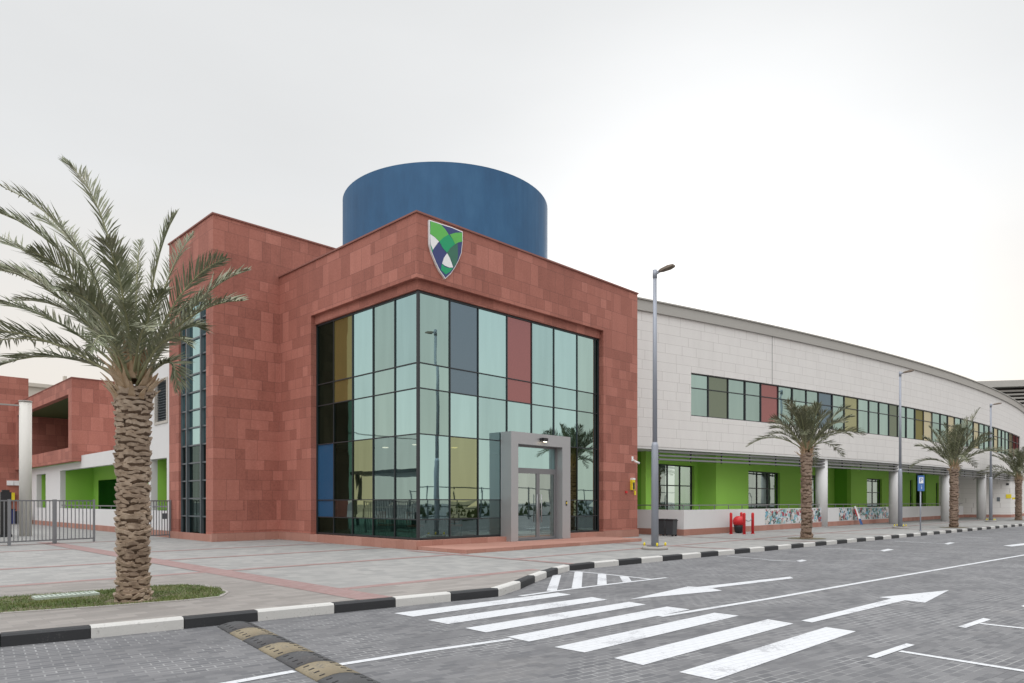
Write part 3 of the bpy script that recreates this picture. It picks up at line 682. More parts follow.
# louvre under the slab
for z in (4.27,4.07,3.87):
    b=MB(); b.wall(cm,[17.4]+wx[0:],[z-.045,z+.045],lambda u,z:True,.12,.3); b.build('louvre_slat',ALUD,WW)
for k in range(26):
    x=17.5+k*2.4; b=MB(); b.wall(cm,[x,x+.05],[3.78,4.38],lambda u,z:True,.31,.37); b.build('louvre_hanger',FRAME,WW)
# pillars
for x in (32.1,41.9,51.7,61.5):
    b=MB(); b.lathe([(.37,0),(.37,4.38)],(x,Yc(x)+.46),24); b.build('pillar',WHITE2,WW)
# green ground-floor walls
ZT=4.38
def gwall(b,Y,x0,x1,ops=(),d=.3,z0=0):
    us=[x0,x1]; zs=[z0,ZT]
    for o in ops: us+=[o[0],o[1]]; zs+=[o[2],o[3]]
    b.wall(lambda u,z,dd:(u,Y+dd,z),us,zs,lambda u,z:not any(o[0]<u<o[1] and o[2]<z<o[3] for o in ops),0,d)
YA,YB,YC_=2.9,1.7,.8
opsA=[(18.96,23.0,.9,3.75)]; opsB=[(AY(748.5,2.05),AY(780,2.05),.9,3.62),(AY(811,2.05),AY(826,2.05),.9,3.62)]
opsC=[(AY(867,YC_),AY(882,YC_),.9,3.55),(AY(895,YC_),AY(900.5,YC_),.9,3.5),(AY(910,YC_),AY(913,YC_),.3,3.7),(AY(936,YC_),AY(938.5,YC_),.3,3.6)]
def gw(*a_,mat=GREEN,nm='green_wall',**k_): b=MB(); gwall(b,*a_,**k_); b.build(nm,mat,WW)
def gb(*a_,mat=GREEN,nm='green_wall'): b=MB(); b.box(*a_); b.build(nm,mat,WW)
gw(YA,17.85,23.4-.003,opsA); gw(YB,23.4,27.45); gb(23.4,23.7,YB+.3,YA+.3,0,ZT)
gw(YB+.35,27.45,AY(838,2.05),opsB); gb(27.15,27.45-.002,YB+.3,YB+.7,0,ZT)
gw(YC_,AY(851,YC_),AY(916,YC_),opsC[:3]); gw(YC_,AY(926,YC_),AY(939,YC_),opsC[3:])
x=AY(851,YC_)
for q_ in ((17.85,18.15,YA+.3,6.5,0,ZT),(12.82,17.85,6.5,6.8,0,ZT),(x,x+.3,YC_+.3,3.6,0,ZT),(40,x-.003,3.6,3.9,0,ZT),(AY(916,YC_)-2,AY(939,YC_)+12,2.2,2.5,0,ZT)): gb(*q_,mat=DKGREEN,nm='shaded_green_wall')  # side returns and recess backs in the shade-toned green
def win(x0,x1,z0,z1,Y,nv,tr,door=False):
    b=MB(); y=Y+.16; fr(b,x0+.003,x1-.003,z0+.003,z1-.003,.07,.08,y)
    for k in range(1,nv):
        x=x0+(x1-x0)*k/nv; b.box(x-.035,x+.035,y,y+.08,z0+.07,z1-.07)
    b.box(x0+.07,x1-.07,y-.01,y+.07,tr-.03,tr+.03)
    f=b.build('window',FRAME,WW); b=MB(); b.face([(x0,y+.04,z0),(x1,y+.04,z0),(x1,y+.04,z1),(x0,y+.04,z1)]); b.build('pane',G_CLEAR,f)
win(*opsA[0],YA,3,2.55); win(*opsB[0],YB+.35,3,2.5); win(*opsB[1],YB+.35,2,2.5)
win(*opsC[0],YC_,2,2.4); win(*opsC[1],YC_,1,2.4); win(*opsC[2],YC_,1,2.2); win(*opsC[3],YC_,1,2.2)
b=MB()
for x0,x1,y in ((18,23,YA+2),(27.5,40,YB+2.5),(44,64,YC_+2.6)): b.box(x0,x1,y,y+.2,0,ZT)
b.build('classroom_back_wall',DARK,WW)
# pale wall that closes the far end of the arcade
pts=[(AY(939,YC_),YC_),(70.5,-.9),(73.1,-4.75),(92,-4.0)]
b=MB(); bb=MB()
for p,q in zip(pts,pts[1:]):
    p,q=Vector(p),Vector(q); n=Vector((-(q-p).y,(q-p).x)).normalized()*.3
    b.hexa([tuple(p),tuple(q),tuple(q+n),tuple(p+n)],.3,ZT-.01); n2=n*-.1
    bb.hexa([tuple(p+n2),tuple(q+n2),tuple(q+n),tuple(p+n)],0,.298)
b.build('end_wall',WHITE,WW); bb.build('end_wall_plinth',GRANITE,WW)
# low wall along the arcade
LW=thing('low_wall','low white wall with pink granite base and metal rail in front of the green arcade','wall',(15,-1.2,0))
LY=-1.2; lx=14.9
b=MB(); b.box(lx,70,LY,LY+.22,.3,1.22); b.box(lx,lx+.22,LY+.22,4.2,.3,1.22); b.build('wall',WHITE2,LW)
b=MB(); b.box(lx-.03,70,LY-.03,LY+.25,0,.298); b.box(lx-.03,lx+.25,LY+.25,4.2,0,.298); b.build('base',GRANITE,LW)
b=MB(); b.box(lx+.05,70,LY+.08,LY+.13,1.42,1.47); b.box(lx+.08,lx+.13,LY+.13,4.2,1.42,1.47)
for k in range(37): b.box(lx+.1+k*1.5,lx+.13+k*1.5,LY+.09,LY+.12,1.22,1.42)
b.build('rail',ALUD,LW)
for nm,x0,x1,lab in (('wall_mural',AY(765,LY),AY(826,LY),'colourful abstract painting on the low wall behind the nearest far palm'),('wall_mural',AY(839,LY),AY(899.5,LY),'colourful abstract painting on the low wall between the round pillars')):
    b=MB(); b.box(x0,x1,LY-.012,LY-.002,.34,1.18); b.build(nm,MURAL,label=lab,cat='mural',group='painted panels along the low wall')
# leaning board, bins, bollards, hydrant
t=thing('leaning_board','narrow painted board with a red edge leaning on the mural wall','board',(AY(860,-1.5),-1.7,0))
xb=AY(858.5,-1.5)
b=MB(); b.bar((xb+.12,-1.52,.40),(xb,-1.26,1.30),.34,.04,up=(0,-1,.3)); b.build('panel',WPAINT,t)
b=MB(); b.bar((xb-.16,-1.47,.60),(xb-.24,-1.33,1.1),.16,.04,up=(0,-1,.3)); b.build('red_edge',REDP,t)
b=MB(); b.bar((xb+.05,-1.66,.0),(xb+.0,-1.53,.42),.07); b.bar((xb+.30,-1.66,.0),(xb+.24,-1.53,.42),.07); b.build('leg',BLUEP,t)
def mkbin(x,y,lab):
    t=thing('litter_bin',lab,'bin',(x,y,0),group='bins beside the red building')
    b=MB(); 
    w0,w1=.17,.2
    n=len(b.v); b.v+=[(x-w0,y-w0,.06),(x+w0,y-w0,.06),(x+w0,y+w0,.06),(x-w0,y+w0,.06),(x-w1,y-w1,.72),(x+w1,y-w1,.72),(x+w1,y+w1,.72),(x-w1,y+w1,.72)]
    for f in ([3,2,1,0],[4,5,6,7],[0,1,5,4],[1,2,6,5],[2,3,7,6],[3,0,4,7]): b.f.append([n+i for i in f]); b.m.append(0); b.sm.append(False)
    b.build('body',BINM,t)
    b=MB(); b.hexa([(x-.22,y-.22),(x+.22,y-.22),(x+.22,y+.22),(x-.22,y+.22)],.72,.76); b.hexa([(x-.19,y-.19),(x+.19,y-.19),(x+.19,y+.19),(x-.19,y+.19)],.76,.80); b.build('lid',BLACK,t)
    for s in (-1,1):
        b=MB(); b.tube([(x+s*.14-.02,y-.14,.06),(x+s*.14+.02,y-.14,.06)],.06,10); b.build('wheel',BLACK,t)
x,y=G(662.5,535.6); mkbin(x,y,'left one of the two dark bins beside the low wall')
x,y=G(671.5,536.2); mkbin(x,y,'right one of the two dark bins beside the low wall')
bol=[]
for k,(px,py,lab) in enumerate(((731.0,534,'red bollard left of the fire hydrant'),(741.3,532.5,'red bollard behind the fire hydrant'),(744.2,534.3,'red bollard in front of the fire hydrant at its right'),(752.7,533.8,'red bollard farthest right of the hydrant group'))):
    x,y=G(px,py); bol.append((x,y)); t=thing('bollard',lab,'bollard',(x,y,0),group='red bollards round the hydrant')
    b=MB(); b.lathe([(.07,0),(.07,1.0),(.055,1.05),(.02,1.07)],(x,y),14); b.build('post',REDP,t)
    b=MB(); b.lathe([(.10,0.002),(.10,.02)],(x,y),14); b.build('base_plate',REDP,t)
b=MB(); pa,pb=Vector((*bol[2],.78)),Vector((*bol[3],.78)); b.tube([pa.lerp(pb,k/10)-Vector((0,0,.14*math.sin(math.pi*k/10))) for k in range(11)],.018,6); b.build('chain',GALV,label='slack grey chain between two red bollards',cat='chain')
x,y=G(738.8,533.2); t=thing('fire_hydrant','red domed fire hydrant with a black base among red bollards','hydrant',(x,y,0))
b=MB(); b.lathe([(.12,.0),(.2,.06),(.24,.3),(.25,.42)],(x,y),18); b.build('base',BLACK,t)
b=MB(); b.lathe([(.25,.42),(.30,.5),(.31,.64),(.25,.78),(.14,.86),(.06,.88)],(x,y),18); b.build('dome',REDP,t)
b=MB(); b.bar((x+.12,y-.3,.52),(x+.12,y-.1,.52),.16,.06); b.build('outlet',WPAINT,t)
# parking sign
def text(body,size,loc,mat,parent,rz,name='lettering',ext=.002):
    cu=bpy.data.curves.new(name,'FONT'); cu.body=body; cu.size=size; cu.extrude=ext; cu.align_x='CENTER'; cu.align_y='CENTER'; cu.materials.append(mat)
    o=bpy.data.objects.new('tmp',cu); COL.objects.link(o); dg=bpy.context.evaluated_depsgraph_get(); me=bpy.data.meshes.new_from_object(o.evaluated_get(dg)); bpy.data.objects.remove(o)
    o=bpy.data.objects.new(name,me); COL.objects.link(o); o.parent=parent; o.location=loc; o.rotation_euler=(R(90),0,rz)
    if not me.materials: me.materials.append(mat)
    return o
x,y=G(920.5,531.2); t=thing('parking_sign','blue parking sign with a white panel on a thin grey pole','sign',(x,y,0))
rz=-TH+R(8)
b=MB(); b.tube([(0,0,0),(0,0,2.25)],.035,10); b.tube([(0,0,0.003),(0,0,.05)],.08,10); b.build('pole',LAMPG,t,local=True)
sg=MB(); sg.box(-.20,.20,-.05,-.03,2.2,3.05); o=sg.build('panel',BLUEP,t,local=True); o.rotation_euler=(0,0,rz)
sg=MB(); sg.box(-.13,.13,-.056,-.052,2.62,2.95); o2=sg.build('white_panel',WPAINT,o,local=True)
text('P',.34,(0,-.059,2.785),BLUEP,o,0); text('i',.30,(.02,-.054,2.40),WPAINT,o,0,'symbol')
# far wall notices
def small(name,px,py,w_,h_,mat,lab,cat):
    # on the end wall's face between pts[2] and pts[3]
    p,q=Vector(pts[1]),Vector(pts[2]); a,bb_=ray(px)
    # intersect ray with line p-q
    d=q-p; den=a*d.y-bb_*d.x; tt=((p.x-CX)*d.y-(p.y-CY)*d.x)/den; P=Vector((CX+a*tt,CY+bb_*tt)); z=EYE+(HORIZ-py)/F_PX*tt
    e=d.normalized(); n=Vector((e.y,-e.x)); b=MB(); A=P-e*w_/2; B=P+e*w_/2
    b.hexa([tuple(A+n*.005),tuple(B+n*.005),tuple(B+n*.05),tuple(A+n*.05)],z-h_/2,z+h_/2); b.build(name,mat,label=lab,cat=cat)
small('wall_vent',998.3,499.3,.28,.42,FRAMEG,'dark louvred vent on the pale far wall','vent')
small('warning_notice',1008.5,496.3,.5,.42,YELP,'yellow and black warning notice on the pale far wall','sign')
small('wall_sign',1013.8,498.4,.34,.2,YELP,'small yellow plate right of the warning notice','sign')
small('alarm_sounder',1007.3,484.2,.26,.2,BLACK,'small black sounder high on the pale far wall','alarm')
# far building with louvred sunshade
_A=G(978,560); 
def fp(px,dep): r=(px-512)/F_PX*dep; return (CX+r*CO+dep*SI,CY-r*SI+dep*CO)
FB=thing('far_louvred_building','far grey building whose roof edge carries stepped sunshade fins','building',(*fp(1010,100),0))
q=[fp(972,100),fp(1130,96),fp(1130,125),fp(985,125)]
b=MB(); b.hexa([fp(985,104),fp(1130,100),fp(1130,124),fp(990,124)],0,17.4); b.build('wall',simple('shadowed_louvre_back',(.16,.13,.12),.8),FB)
b=MB(); b.hexa(q,18.05,18.95); b.build('roof',ZINC,FB)
for k in range(11):
    z=17.6-k*.5; b=MB(); b.hexa([fp(988+k*4.5,100.5),fp(1130,96.5),fp(1130,98.5),fp(989+k*4.5,102.5)],z-.15,z+.09); b.build('sunshade_fin',ZINC,FB)
# ---------------------------------------------------------------- left wing
LWG=thing('white_classroom_wing','low white wing with deep green recesses behind the railings','building',(-2.8,15,0))
XL=-2.8
mlw=lambda u,z,d:(XL+d,u,z)
ops=[(17.2,33.8,1.2,3.62),(37.7,40.4,1.2,3.55),(14.8,16.9,1.2,3.62),(14.65,16.35,5.2,7.28)]
us=[14.45,20.3,44]+[o[0] for o in ops]+[o[1] for o in ops]; zs=[.3,4.38,8.05]+[o[2] for o in ops]+[o[3] for o in ops]
b=MB(); b.wall(mlw,us,zs,lambda u,z:not(any(o[0]<u<o[1] and o[2]<z<o[3] for o in ops)) and not(u>20.3 and z>4.38),0,.3)
b.box(XL+.3,5,14.45,14.6,4.4,8.05); b.box(XL+.3,5,20.0,20.3,4.4,8.05); b.box(XL+.3,8,14.6,20.0,7.7,7.9)
b.box(XL+.3,8,14.6,44,4.1,4.38-.003)
b.build('wall',WHITE2,LWG)
b=MB(); b.box(XL-.04,XL+.3,14.45,44,0,.3-.003); b.build('plinth',GRANITE,LWG)
b=MB(); b.box(-.9,-.6,17.0,33.8,0,4.1); b.box(XL+.3,-.6,33.8,34.0,0,4.1); b.box(XL+.3,2,40.4,40.6,0,4.1); b.box(-.2,0,37,40.4,0,4.1); b.box(-.9,-.6,14.45,17,0,4.1); b.box(XL+.3,-.9,16.9,17.15,0,4.1)
b.build('green_recess_wall',GREEN,LWG)
b=MB(); b.box(-1.0,-.903,26.5,32.3,.35,3.0); wf=b.build('dark_window',G_DARK,LWG)
b=MB(); b.box(XL+.08,XL+.14,17.2,33.8,1.36,1.42)
for k in range(9): b.box(XL+.09,XL+.13,17.4+k*2,17.44+k*2,1.2,1.36)
b.box(XL+.08,XL+.14,14.8,16.9,1.36,1.42); b.build('rail',ALUD,LWG)
b=MB(); b.wall(mlw,[14.65,14.78,16.22,16.35],[5.2,5.32,7.16,7.28],lambda u,z:not(14.78<u<16.22 and 5.32<z<7.16),-.04,.1); lf=b.build('louvre_window',simple('beige_frame',(.45,.42,.38),.7),LWG)
b=MB()
for k in range(15): b.bar((XL+.12,14.79,5.38+k*.122),(XL+.12,16.21,5.38+k*.122),.13,.02,up=(.6,0,1))
b.box(XL+.22,XL+.24,14.78,16.22,5.32,7.16); b.build('slats',FRAMEG,lf)
RB=thing('red_balcony_block','red stone upper storey with a deep open balcony behind the white column','building',(-3.3,28.8,0))
b=MB(); Xr=-3.3
b.wall(lambda u,z,d:(Xr+d,u,z),[28.84,29.6,44,48],[4.02,4.85,8.05,8.95],lambda u,z:not(29.6<u<44 and 4.85<z<8.05),0,.35)
b.wall(lambda u,z,d:(u,28.84+d,z),[Xr+.35,9],[4.383,8.95],lambda u,z:True,0,.3)
b.box(Xr+.35,XL-.003,28.84,29.14,4.02,4.383)
b.box(Xr+.35,9,44.0,44.3,4.4,8.95); b.box(1.0,1.3,29.14,44,4.4,8.6); b.build('wall',RED,RB)
b=MB(); b.box(Xr+.35,1.0,29.14,44,8.05,8.25); b.build('balcony_ceiling',simple('olive_ceiling',(.055,.085,.02),.85),RB)
b=MB(); b.box(Xr+.35,1.0,29.14,44,4.4,4.5); b.build('balcony_floor',CONC,RB)
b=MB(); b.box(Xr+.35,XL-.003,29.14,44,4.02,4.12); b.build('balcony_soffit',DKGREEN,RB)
b=MB(); b.box(.6,.7,30.2,31.6,4.5,7.2); b.build('door',INTW,RB)
b=MB(); b.box(Xr-.03,Xr+.4,28.8,48,8.95,9.0); b.box(Xr+.4,9,28.8,29.2,8.95,9.0); b.build('coping',bpy.data.materials['red_stone_coping'],RB)
t=thing('red_rear_block','plain red stone block at the far left behind the railings','building',(-10,45,0))
b=MB(); b.box(-9,-2.45,44.85,46,0,11); b.box(-2.45,-1.6,44.86,46,0,9.3); b.build('wall',RED,t)
for k in range(2):
    b=MB(); xw=AY(10+k*7,44.8); b.box(xw-.2,xw+.2,44.65,44.85-.003,2.85,3.2); b.build('wall_light',WPAINT,t)
b=MB(); b.box(-5.4,-3.0,44.75,44.85-.003,0,.35); b.build('plinth',GRANITE,t)
t=thing('beige_far_building','pale beige building glimpsed over the red blocks at far left','building',(AY(40,75),75,0))
b=MB(); x0,x1=AY(20,75),AY(62,75); b.box(x0,x1,75,90,0,14.6); b.build('wall',EXTW,t)
b=MB(); b.box(x0-.3,x1+.3,74.7,90.3,14.6,15.0); b.build('parapet',EXTW,t)
b=MB(); b.box(AY(64,80),AY(67,80),80,80.6,0,17); b.build('chimney',EXTW,t)
# column and beam
x,y=-7.06,20.73; t=thing('round_column','tall round off-white column behind the railings','column',(x,y,0))
b=MB(); b.lathe([(.25,0),(.25,6.3)],(x,y),28); b.build('shaft',simple('offwhite_paint',(.62,.60,.56),.7,0,.05,1),t)
b=MB(); b.lathe([(.27,6.3),(.27,6.36)],(x,y),28); b.build('cap',CONC,t)
b=MB(); b.bar((x-9,y+.0,6.0),(x-.24,y,6.12),.1,.06); b.build('beam',CONC,t)
x,y=G(5.5,537); t=thing('barrier_post','tall black post behind the left railings','post',(x,y,0))
b=MB(); b.box(x-.2,x+.2,y-.16,y+.16,0,2.05); b.box(x-.14,x+.14,y-.1,y+.1,2.05,2.15); b.build('housing',BLACK,t)
b=MB(); b.box(x-.23,x+.23,y-.19,y+.19,0,.12); b.build('foot',FRAME,t)
x,y=G(12.5,524.5); t=thing('recycling_bin','blue wheeled bin with dark lid against the red wall','bin',(x,y,0))
b=MB(); b.box(x-.35,x+.1,y-.3,y+.3,0.05,1.05); b.build('body',DBLUE,t); b=MB(); b.box(x+.1,x+.8,y-.28,y+.3,0.05,.95); b.build('side_unit',BLACK,t)
b=MB(); b.box(x-.38,x+.13,y-.33,y+.33,1.05,1.12); b.build('lid',BLACK,t)
b=MB(); xx_=AY(11.6,44.6); b.box(xx_-.2,xx_+.2,44.6,44.847,1.75,2.3); b.build('notice_box',YELP,label='small yellow box on the far red wall above the blue bin',cat='box')
# railings
def rail(p,q,lab,n,dbl=False):
    p,q=Vector(p),Vector(q); t=thing('railing_panel',lab,'railing',(p.x,p.y,0),group='galvanised railings across the plaza')
    H=1.68; b=MB(); b.bar((*p,H-.03),(*q,H-.03),.05); b.bar((*p,.14),(*q,.14),.05); b.build('rail',GALV,t)
    for e in (p,q):
        b=MB(); b.bar((*e,0),(*e,H+.02),.07); b.build('post',GALV,t)
    b=MB()
    for k in range(1,n): r=p.lerp(q,k/n); b.bar((*r,.165),(*r,H-.055),.03)
    b.build('bars',GALV,t)
def gy(x): return 12.4+(x+9.1)*.28

def gpt(px):
    # on the railing line
    a,bb_=ray(px); tt=(12.4+(CX+9.1)*.28-CY)/(bb_-.28*a); return (CX+a*tt,CY+bb_*tt)
rail(gpt(-30),gpt(8.8),'galvanised railing panel leftmost of the row, cut by the photo edge',8)
rail(gpt(9.6),gpt(53.6),'galvanised railing panel in front of the round column',11)
rail(gpt(55.6),gpt(94),'galvanised gate panel left of the big palm trunk',10)
t_=rail(gpt(148),gpt(170),'narrow galvanised gate panel against the red tower',8)
x,y=gpt(164.5); b=MB(); b.box(x-.09,x+.09,y-.07,y+.02,.85,1.1); b.build('gate_lock',FRAMEG,label='small dark lock box on the gate by the red tower',cat='lock')
# ---------------------------------------------------------------- speed hump
t=thing('speed_hump','worn black and yellow rubber speed hump across the lane','speed hump',(-10.1,-8.8,ZR))
HA=Vector((-10.0,-8.8)); HB=Vector((-10.62,-12.95)); d=(HB-HA).normalized(); nrm=Vector((-d.y,d.x)); hw=.23
RUB=kerbm('black_rubber',(.055,.055,.058),(.15,.14,.13),.54); RUBY=kerbm('faded_yellow_rubber',(.225,.185,.12),(.11,.10,.085),.50)
k=0; s=0
while s<6.0:
    e=s+.62; b=MB(); prof=[(-hw,.0),(-hw,.012),(-hw*.72,.032),(-hw*.35,.05),(0,.056),(hw*.35,.05),(hw*.72,.032),(hw,.012),(hw,.0)]
    A=HA+d*(s+.006); B=HA+d*(e-.006); o=len(b.v); kk=len(prof)
    for P in (A,B):
        for u,z in prof: b.v.append((P.x+nrm.x*u,P.y+nrm.y*u,ZR+z+.001))
    for i in range(kk-1): b.f.append([o+i,o+i+1,o+kk+i+1,o+kk+i]); b.m.append(0); b.sm.append(True)
    b.f.append([o+i for i in range(kk)]); b.f.append([o+kk+i for i in reversed(range(kk))]); b.m+=[0,0]; b.sm+=[False,False]
    sgm=b.build('segment',RUB if k%2==0 else RUBY,t)
    b=MB()
    for c_ in range(4):
        C=A.lerp(B,(c_+.6)/4.2)
        for sd in (-1,1): P=C+nrm*sd*hw*.5; Q=C+nrm*sd*hw*.74; b.bar((*P,ZR+.043),(*Q,ZR+.030),.022,.012)
    b.build('grip_ribs',BLACK,sgm)
    s=e; k+=1
# ---------------------------------------------------------------- lamps
def lamp(x,y,lab,h=9.45,arm=(0,-1)):
    t=thing('street_lamp',lab,'street lamp',(x,y,0),group='street lamps along the kerb')
    b=MB(); b.tube([(x,y,.1),(x,y,3.5),(x,y,3.62)],[.125,.115,.08],14); b.tube([(x,y,3.6),(x,y,h-.12)],[.08,.062],12); b.build('pole',LAMPG,t)
    b=MB(); b.lathe([(.44,.003),(.42,.10)],(x,y),24); b.build('base',CONC,t)
    b=MB(); b.box(x-.2,x+.2,y-.2,y+.2,.10,.13)
    b.build('base_plate',GALV,t)
    for sx in (-1,1):
        for sy in (-1,1):
            b=MB(); b.lathe([(.035,.13),(.035,.22),(.015,.24)],(x+sx*.25,y+sy*.25),8); b.build('bolt_cap',YELP,t)
    b=MB(); ax,ay_=arm; b.bar((x,y,h-.16),(x+ax*.2,y+ay_*.2,h-.10),.07,.07); b.lathe([(.075,h-.3),(.075,h-.02)],(x,y),12); b.build('arm',LAMPG,t)
    b=MB(); p=Vector((ax,ay_,.12)).normalized(); s_=Vector((x+ax*.17,y+ay_*.17,h-.1)); u=Vector((-ay_,ax,0))
    o=len(b.v); sec=[(0,.05,.03),(.10,.09,.045),(.38,.13,.05),(.56,.10,.03)]
    for (l,w_,th) in sec:
        c_=s_+p*l
        for su,sz in ((-1,-1),(1,-1),(.8,1),(-.8,1)): b.v.append(tuple(c_+u*su*w_+Vector((0,0,sz*th))))
    for i in range(3):
        for k in range(4): k2=(k+1)%4; b.f.append([o+i*4+k,o+i*4+k2,o+i*4+4+k2,o+i*4+4+k]); b.m.append(0); b.sm.append(False)
    b.f.append([o+3,o+2,o+1,o]); b.f.append([o+12,o+13,o+14,o+15]); b.m+=[0,0]; b.sm+=[False,False]
    b.build('lamp_head',simple('bronze_lamp_head',(.17,.13,.10),.5,.3) if 'bronze_lamp_head' not in bpy.data.materials else bpy.data.materials['bronze_lamp_head'],t)
lamp(5.83,-5.49,'tall grey street lamp standing nearest, right of the entrance')
x,y=G(900.2,528.3); lamp(x,y,'grey street lamp beside the parking sign',9.55)
x,y=G(990.8,521.7); lamp(x,y,'farthest grey street lamp, between the two far palms',9.6)
# ---------------------------------------------------------------- palms
RV=Vector((CO,-SI,0)); FV=Vector((SI,CO,0))
def frond(b,P0,P1,P2,n=46,ll=.42,m_r=0,m_l=1,rg=random,droopy=.2,rr=.022,fold=.5):
    P0,P1,P2=map(Vector,(P0,P1,P2)); pts=[]; 
    for i in range(n+1):
        t=i/n; pts.append(P0*(1-t)**2+P1*2*t*(1-t)+P2*t*t)
    k=8; pth=[pts[round(i*n/k)] for i in range(k+1)]
    b.tube(pth,[rr*(1-.85*i/k)+.003 for i in range(k+1)],5,m_r,False)
    ref=Vector((0,0,1))
    tw=rg.uniform(-.5,.5)
    for i in range(4,n+1):
        t=i/n
        if t<.15: continue
        T=(pts[min(i+1,n)]-pts[i-1]).normalized(); S=T.cross(ref)
        if S.length<.15: S=T.cross(FV)
        S.normalize(); S=Matrix.Rotation(tw,3,T)@S; U=S.cross(T).normalized()
        prof=math.sin(math.pi*min(1,(t-.08)*.98))**.55 if t<.95 else .35
        le=ll*(.35+.65*prof)*(1 if t<.8 else 1-.5*(t-.8)/.2)
        for sd in (-1,1):
            for _ in range(1):
                L_=le*rg.uniform(.75,1.12); ang=rg.uniform(.55,.9)*(1-.4*t)+.08
                D=(T*math.cos(ang)+S*sd*math.sin(ang)+U*rg.uniform(.0,.9)*fold).normalized()
                base=pts[i]+T*rg.uniform(-.02,.02)
                Wd=T.cross(D); 
                if Wd.length<.01: continue
                wv=(T-D*T.dot(D)).normalized()*.5+U*rg.uniform(-.5,.5); wv=wv.normalized()*rg.uniform(.009,.014)*(ll/.42)
                mid=base+D*L_*.5; tip=base+D*L_+Vector((0,0,-droopy*L_*rg.uniform(.1,.7)))
                o=len(b.v); b.v+=[tuple(base-wv*.6),tuple(base+wv*.6),tuple(mid+wv),tuple(tip),tuple(mid-wv)]
                b.f+=[[o,o+1,o+2,o+4],[o+4,o+2,o+3]]; b.m+=[m_l,m_l]; b.sm+=[False,False]
def trunk_mesh(h,r0,r1,rows,per,rg,dep=.05,slim=False):
    core=MB(); core.tube([(0,0,-.02),(0,0,h*.5),(0,0,h)],[r0-.01,(r0+r1)/2-.02,r1-.01],18)
    b=MB()
    for k in range(rows):
        t=k/rows; z=h*t; r=r0+(r1-r0)*t+.01*math.sin(k*1.7)
        if t>.88: r+=.05*(t-.88)/.12
        if t<.07: r+=.035*(1-t/.07)
        for j in range(per):
            a=2*math.pi*(j+(k%2)*.5+rg.uniform(-.13,.13)+k*.03)/per; wd=2*math.pi/per*rg.uniform(.46,.78); hh=h/rows*rg.uniform(1.2,2.1); de=dep*rg.uniform(.5,1.5); dz=rg.uniform(-.4,.4)*h/rows
            def P(aa,rad,zz): return (rad*math.cos(aa),rad*math.sin(aa),zz)
            z0=z+dz; l1=rg.uniform(-.025,.025); l2=rg.uniform(-.02,.02)
            o=len(b.v); U=[-1,-.5,0,.5,1]; low=[];mid=[];top=[];bk=[]
            for i_,u in enumerate(U):
                bow=1-.35*u*u; jz=l1*u+rg.uniform(-.012,.012)
                b.v.append(P(a+wd*u*.8,r-.01,z0-hh*.30)); b.v.append(P(a+wd*u,r+de*.62*bow,z0-hh*.02*bow+jz))
                b.v.append(P(a+wd*u*.95,r+de*bow,z0+hh*.42*bow+jz)); b.v.append(P(a+wd*u*.9,r-.015,z0+hh*.40*bow+jz+.012))
            for i_ in range(4):
                q=o+i_*4
                for n_ in range(3): b.f.append([q+n_,q+4+n_,q+5+n_,q+1+n_]); b.m.append(0 if n_>0 else 1); b.sm.append(False)  # scale undersides in dark fibre colour, painting in the crevice shade
            for q,fl in ((o,0),(o+16,1)): b.f.append([q,q+1,q+2,q+3] if not fl else [q+3,q+2,q+1,q]); b.m.append(0); b.sm.append(False)
    return core,b
def stubs(h,r,rg,n=46,L0=.4):
    b=MB()
    for k in range(n):
        a=rg.uniform(0,6.283); q=rg.random(); z=h-.22+q*.5; out=rg.uniform(.35,1.0)*(1.15-q); L_=L0*rg.uniform(.5,1.35)*(.7+.5*q)
        R0=r*(1.05-.6*q); ca,sa=math.cos(a),math.sin(a); T=Vector((-sa,ca,0)); D=Vector((ca*out,sa*out,1)).normalized(); p=Vector((ca*R0,sa*R0,z)); bend=Vector((ca*.25,sa*.25,0))*rg.uniform(-.3,1)*L_
        pts_=[(p,.060),(p+D*L_*.35,.040),(p+D*L_*.75+bend*.4,.024),(p+D*L_+bend,.008)]; o=len(b.v)
        for P_,w_ in pts_:
            N_=D.cross(T)*w_*.35
            for sg_ in ((-1,-1),(1,-1),(1,1),(-1,1)): b.v.append(tuple(P_+T*w_*sg_[0]*(.9+.2*rg.random())+N_*sg_[1]))
        for i_ in range(3):
            for c_ in range(4): c2=(c_+1)%4; b.f.append([o+i_*4+c_,o+i_*4+c2,o+i_*4+4+c2,o+i_*4+4+c_]); b.m.append(0); b.sm.append(False)
        b.f.append([o+12,o+13,o+14,o+15]); b.m.append(0); b.sm.append(False)
    return b
def make_palm(x,y,lab,h,r0,r1,fr_list,rg,rows,per,leaf,rach,ll=.42,boot=BOOT,n=46,stubn=46,group=None,dep=.05):
    t=thing('date_palm',lab,'palm tree',(x,y,0),group=group)
    core,bt=trunk_mesh(h,r0,r1,rows,per,rg,dep)
    tr=core.build('trunk',CORE,t,local=True); bt.build('bark_scales',[boot,CORE],tr,local=True)
    stubs(h,r1,rg,stubn).build('leaf_base_stubs',BOOTO,t,local=True)
    b=MB()
    for f in fr_list:
        P0,P1,P2=f[:3]; frond(b,P0,P1,P2,n=n,ll=ll*(f[3] if len(f)>3 else 1),rg=rg)
    b.build('crown',[rach,leaf],t,local=True)
    return t
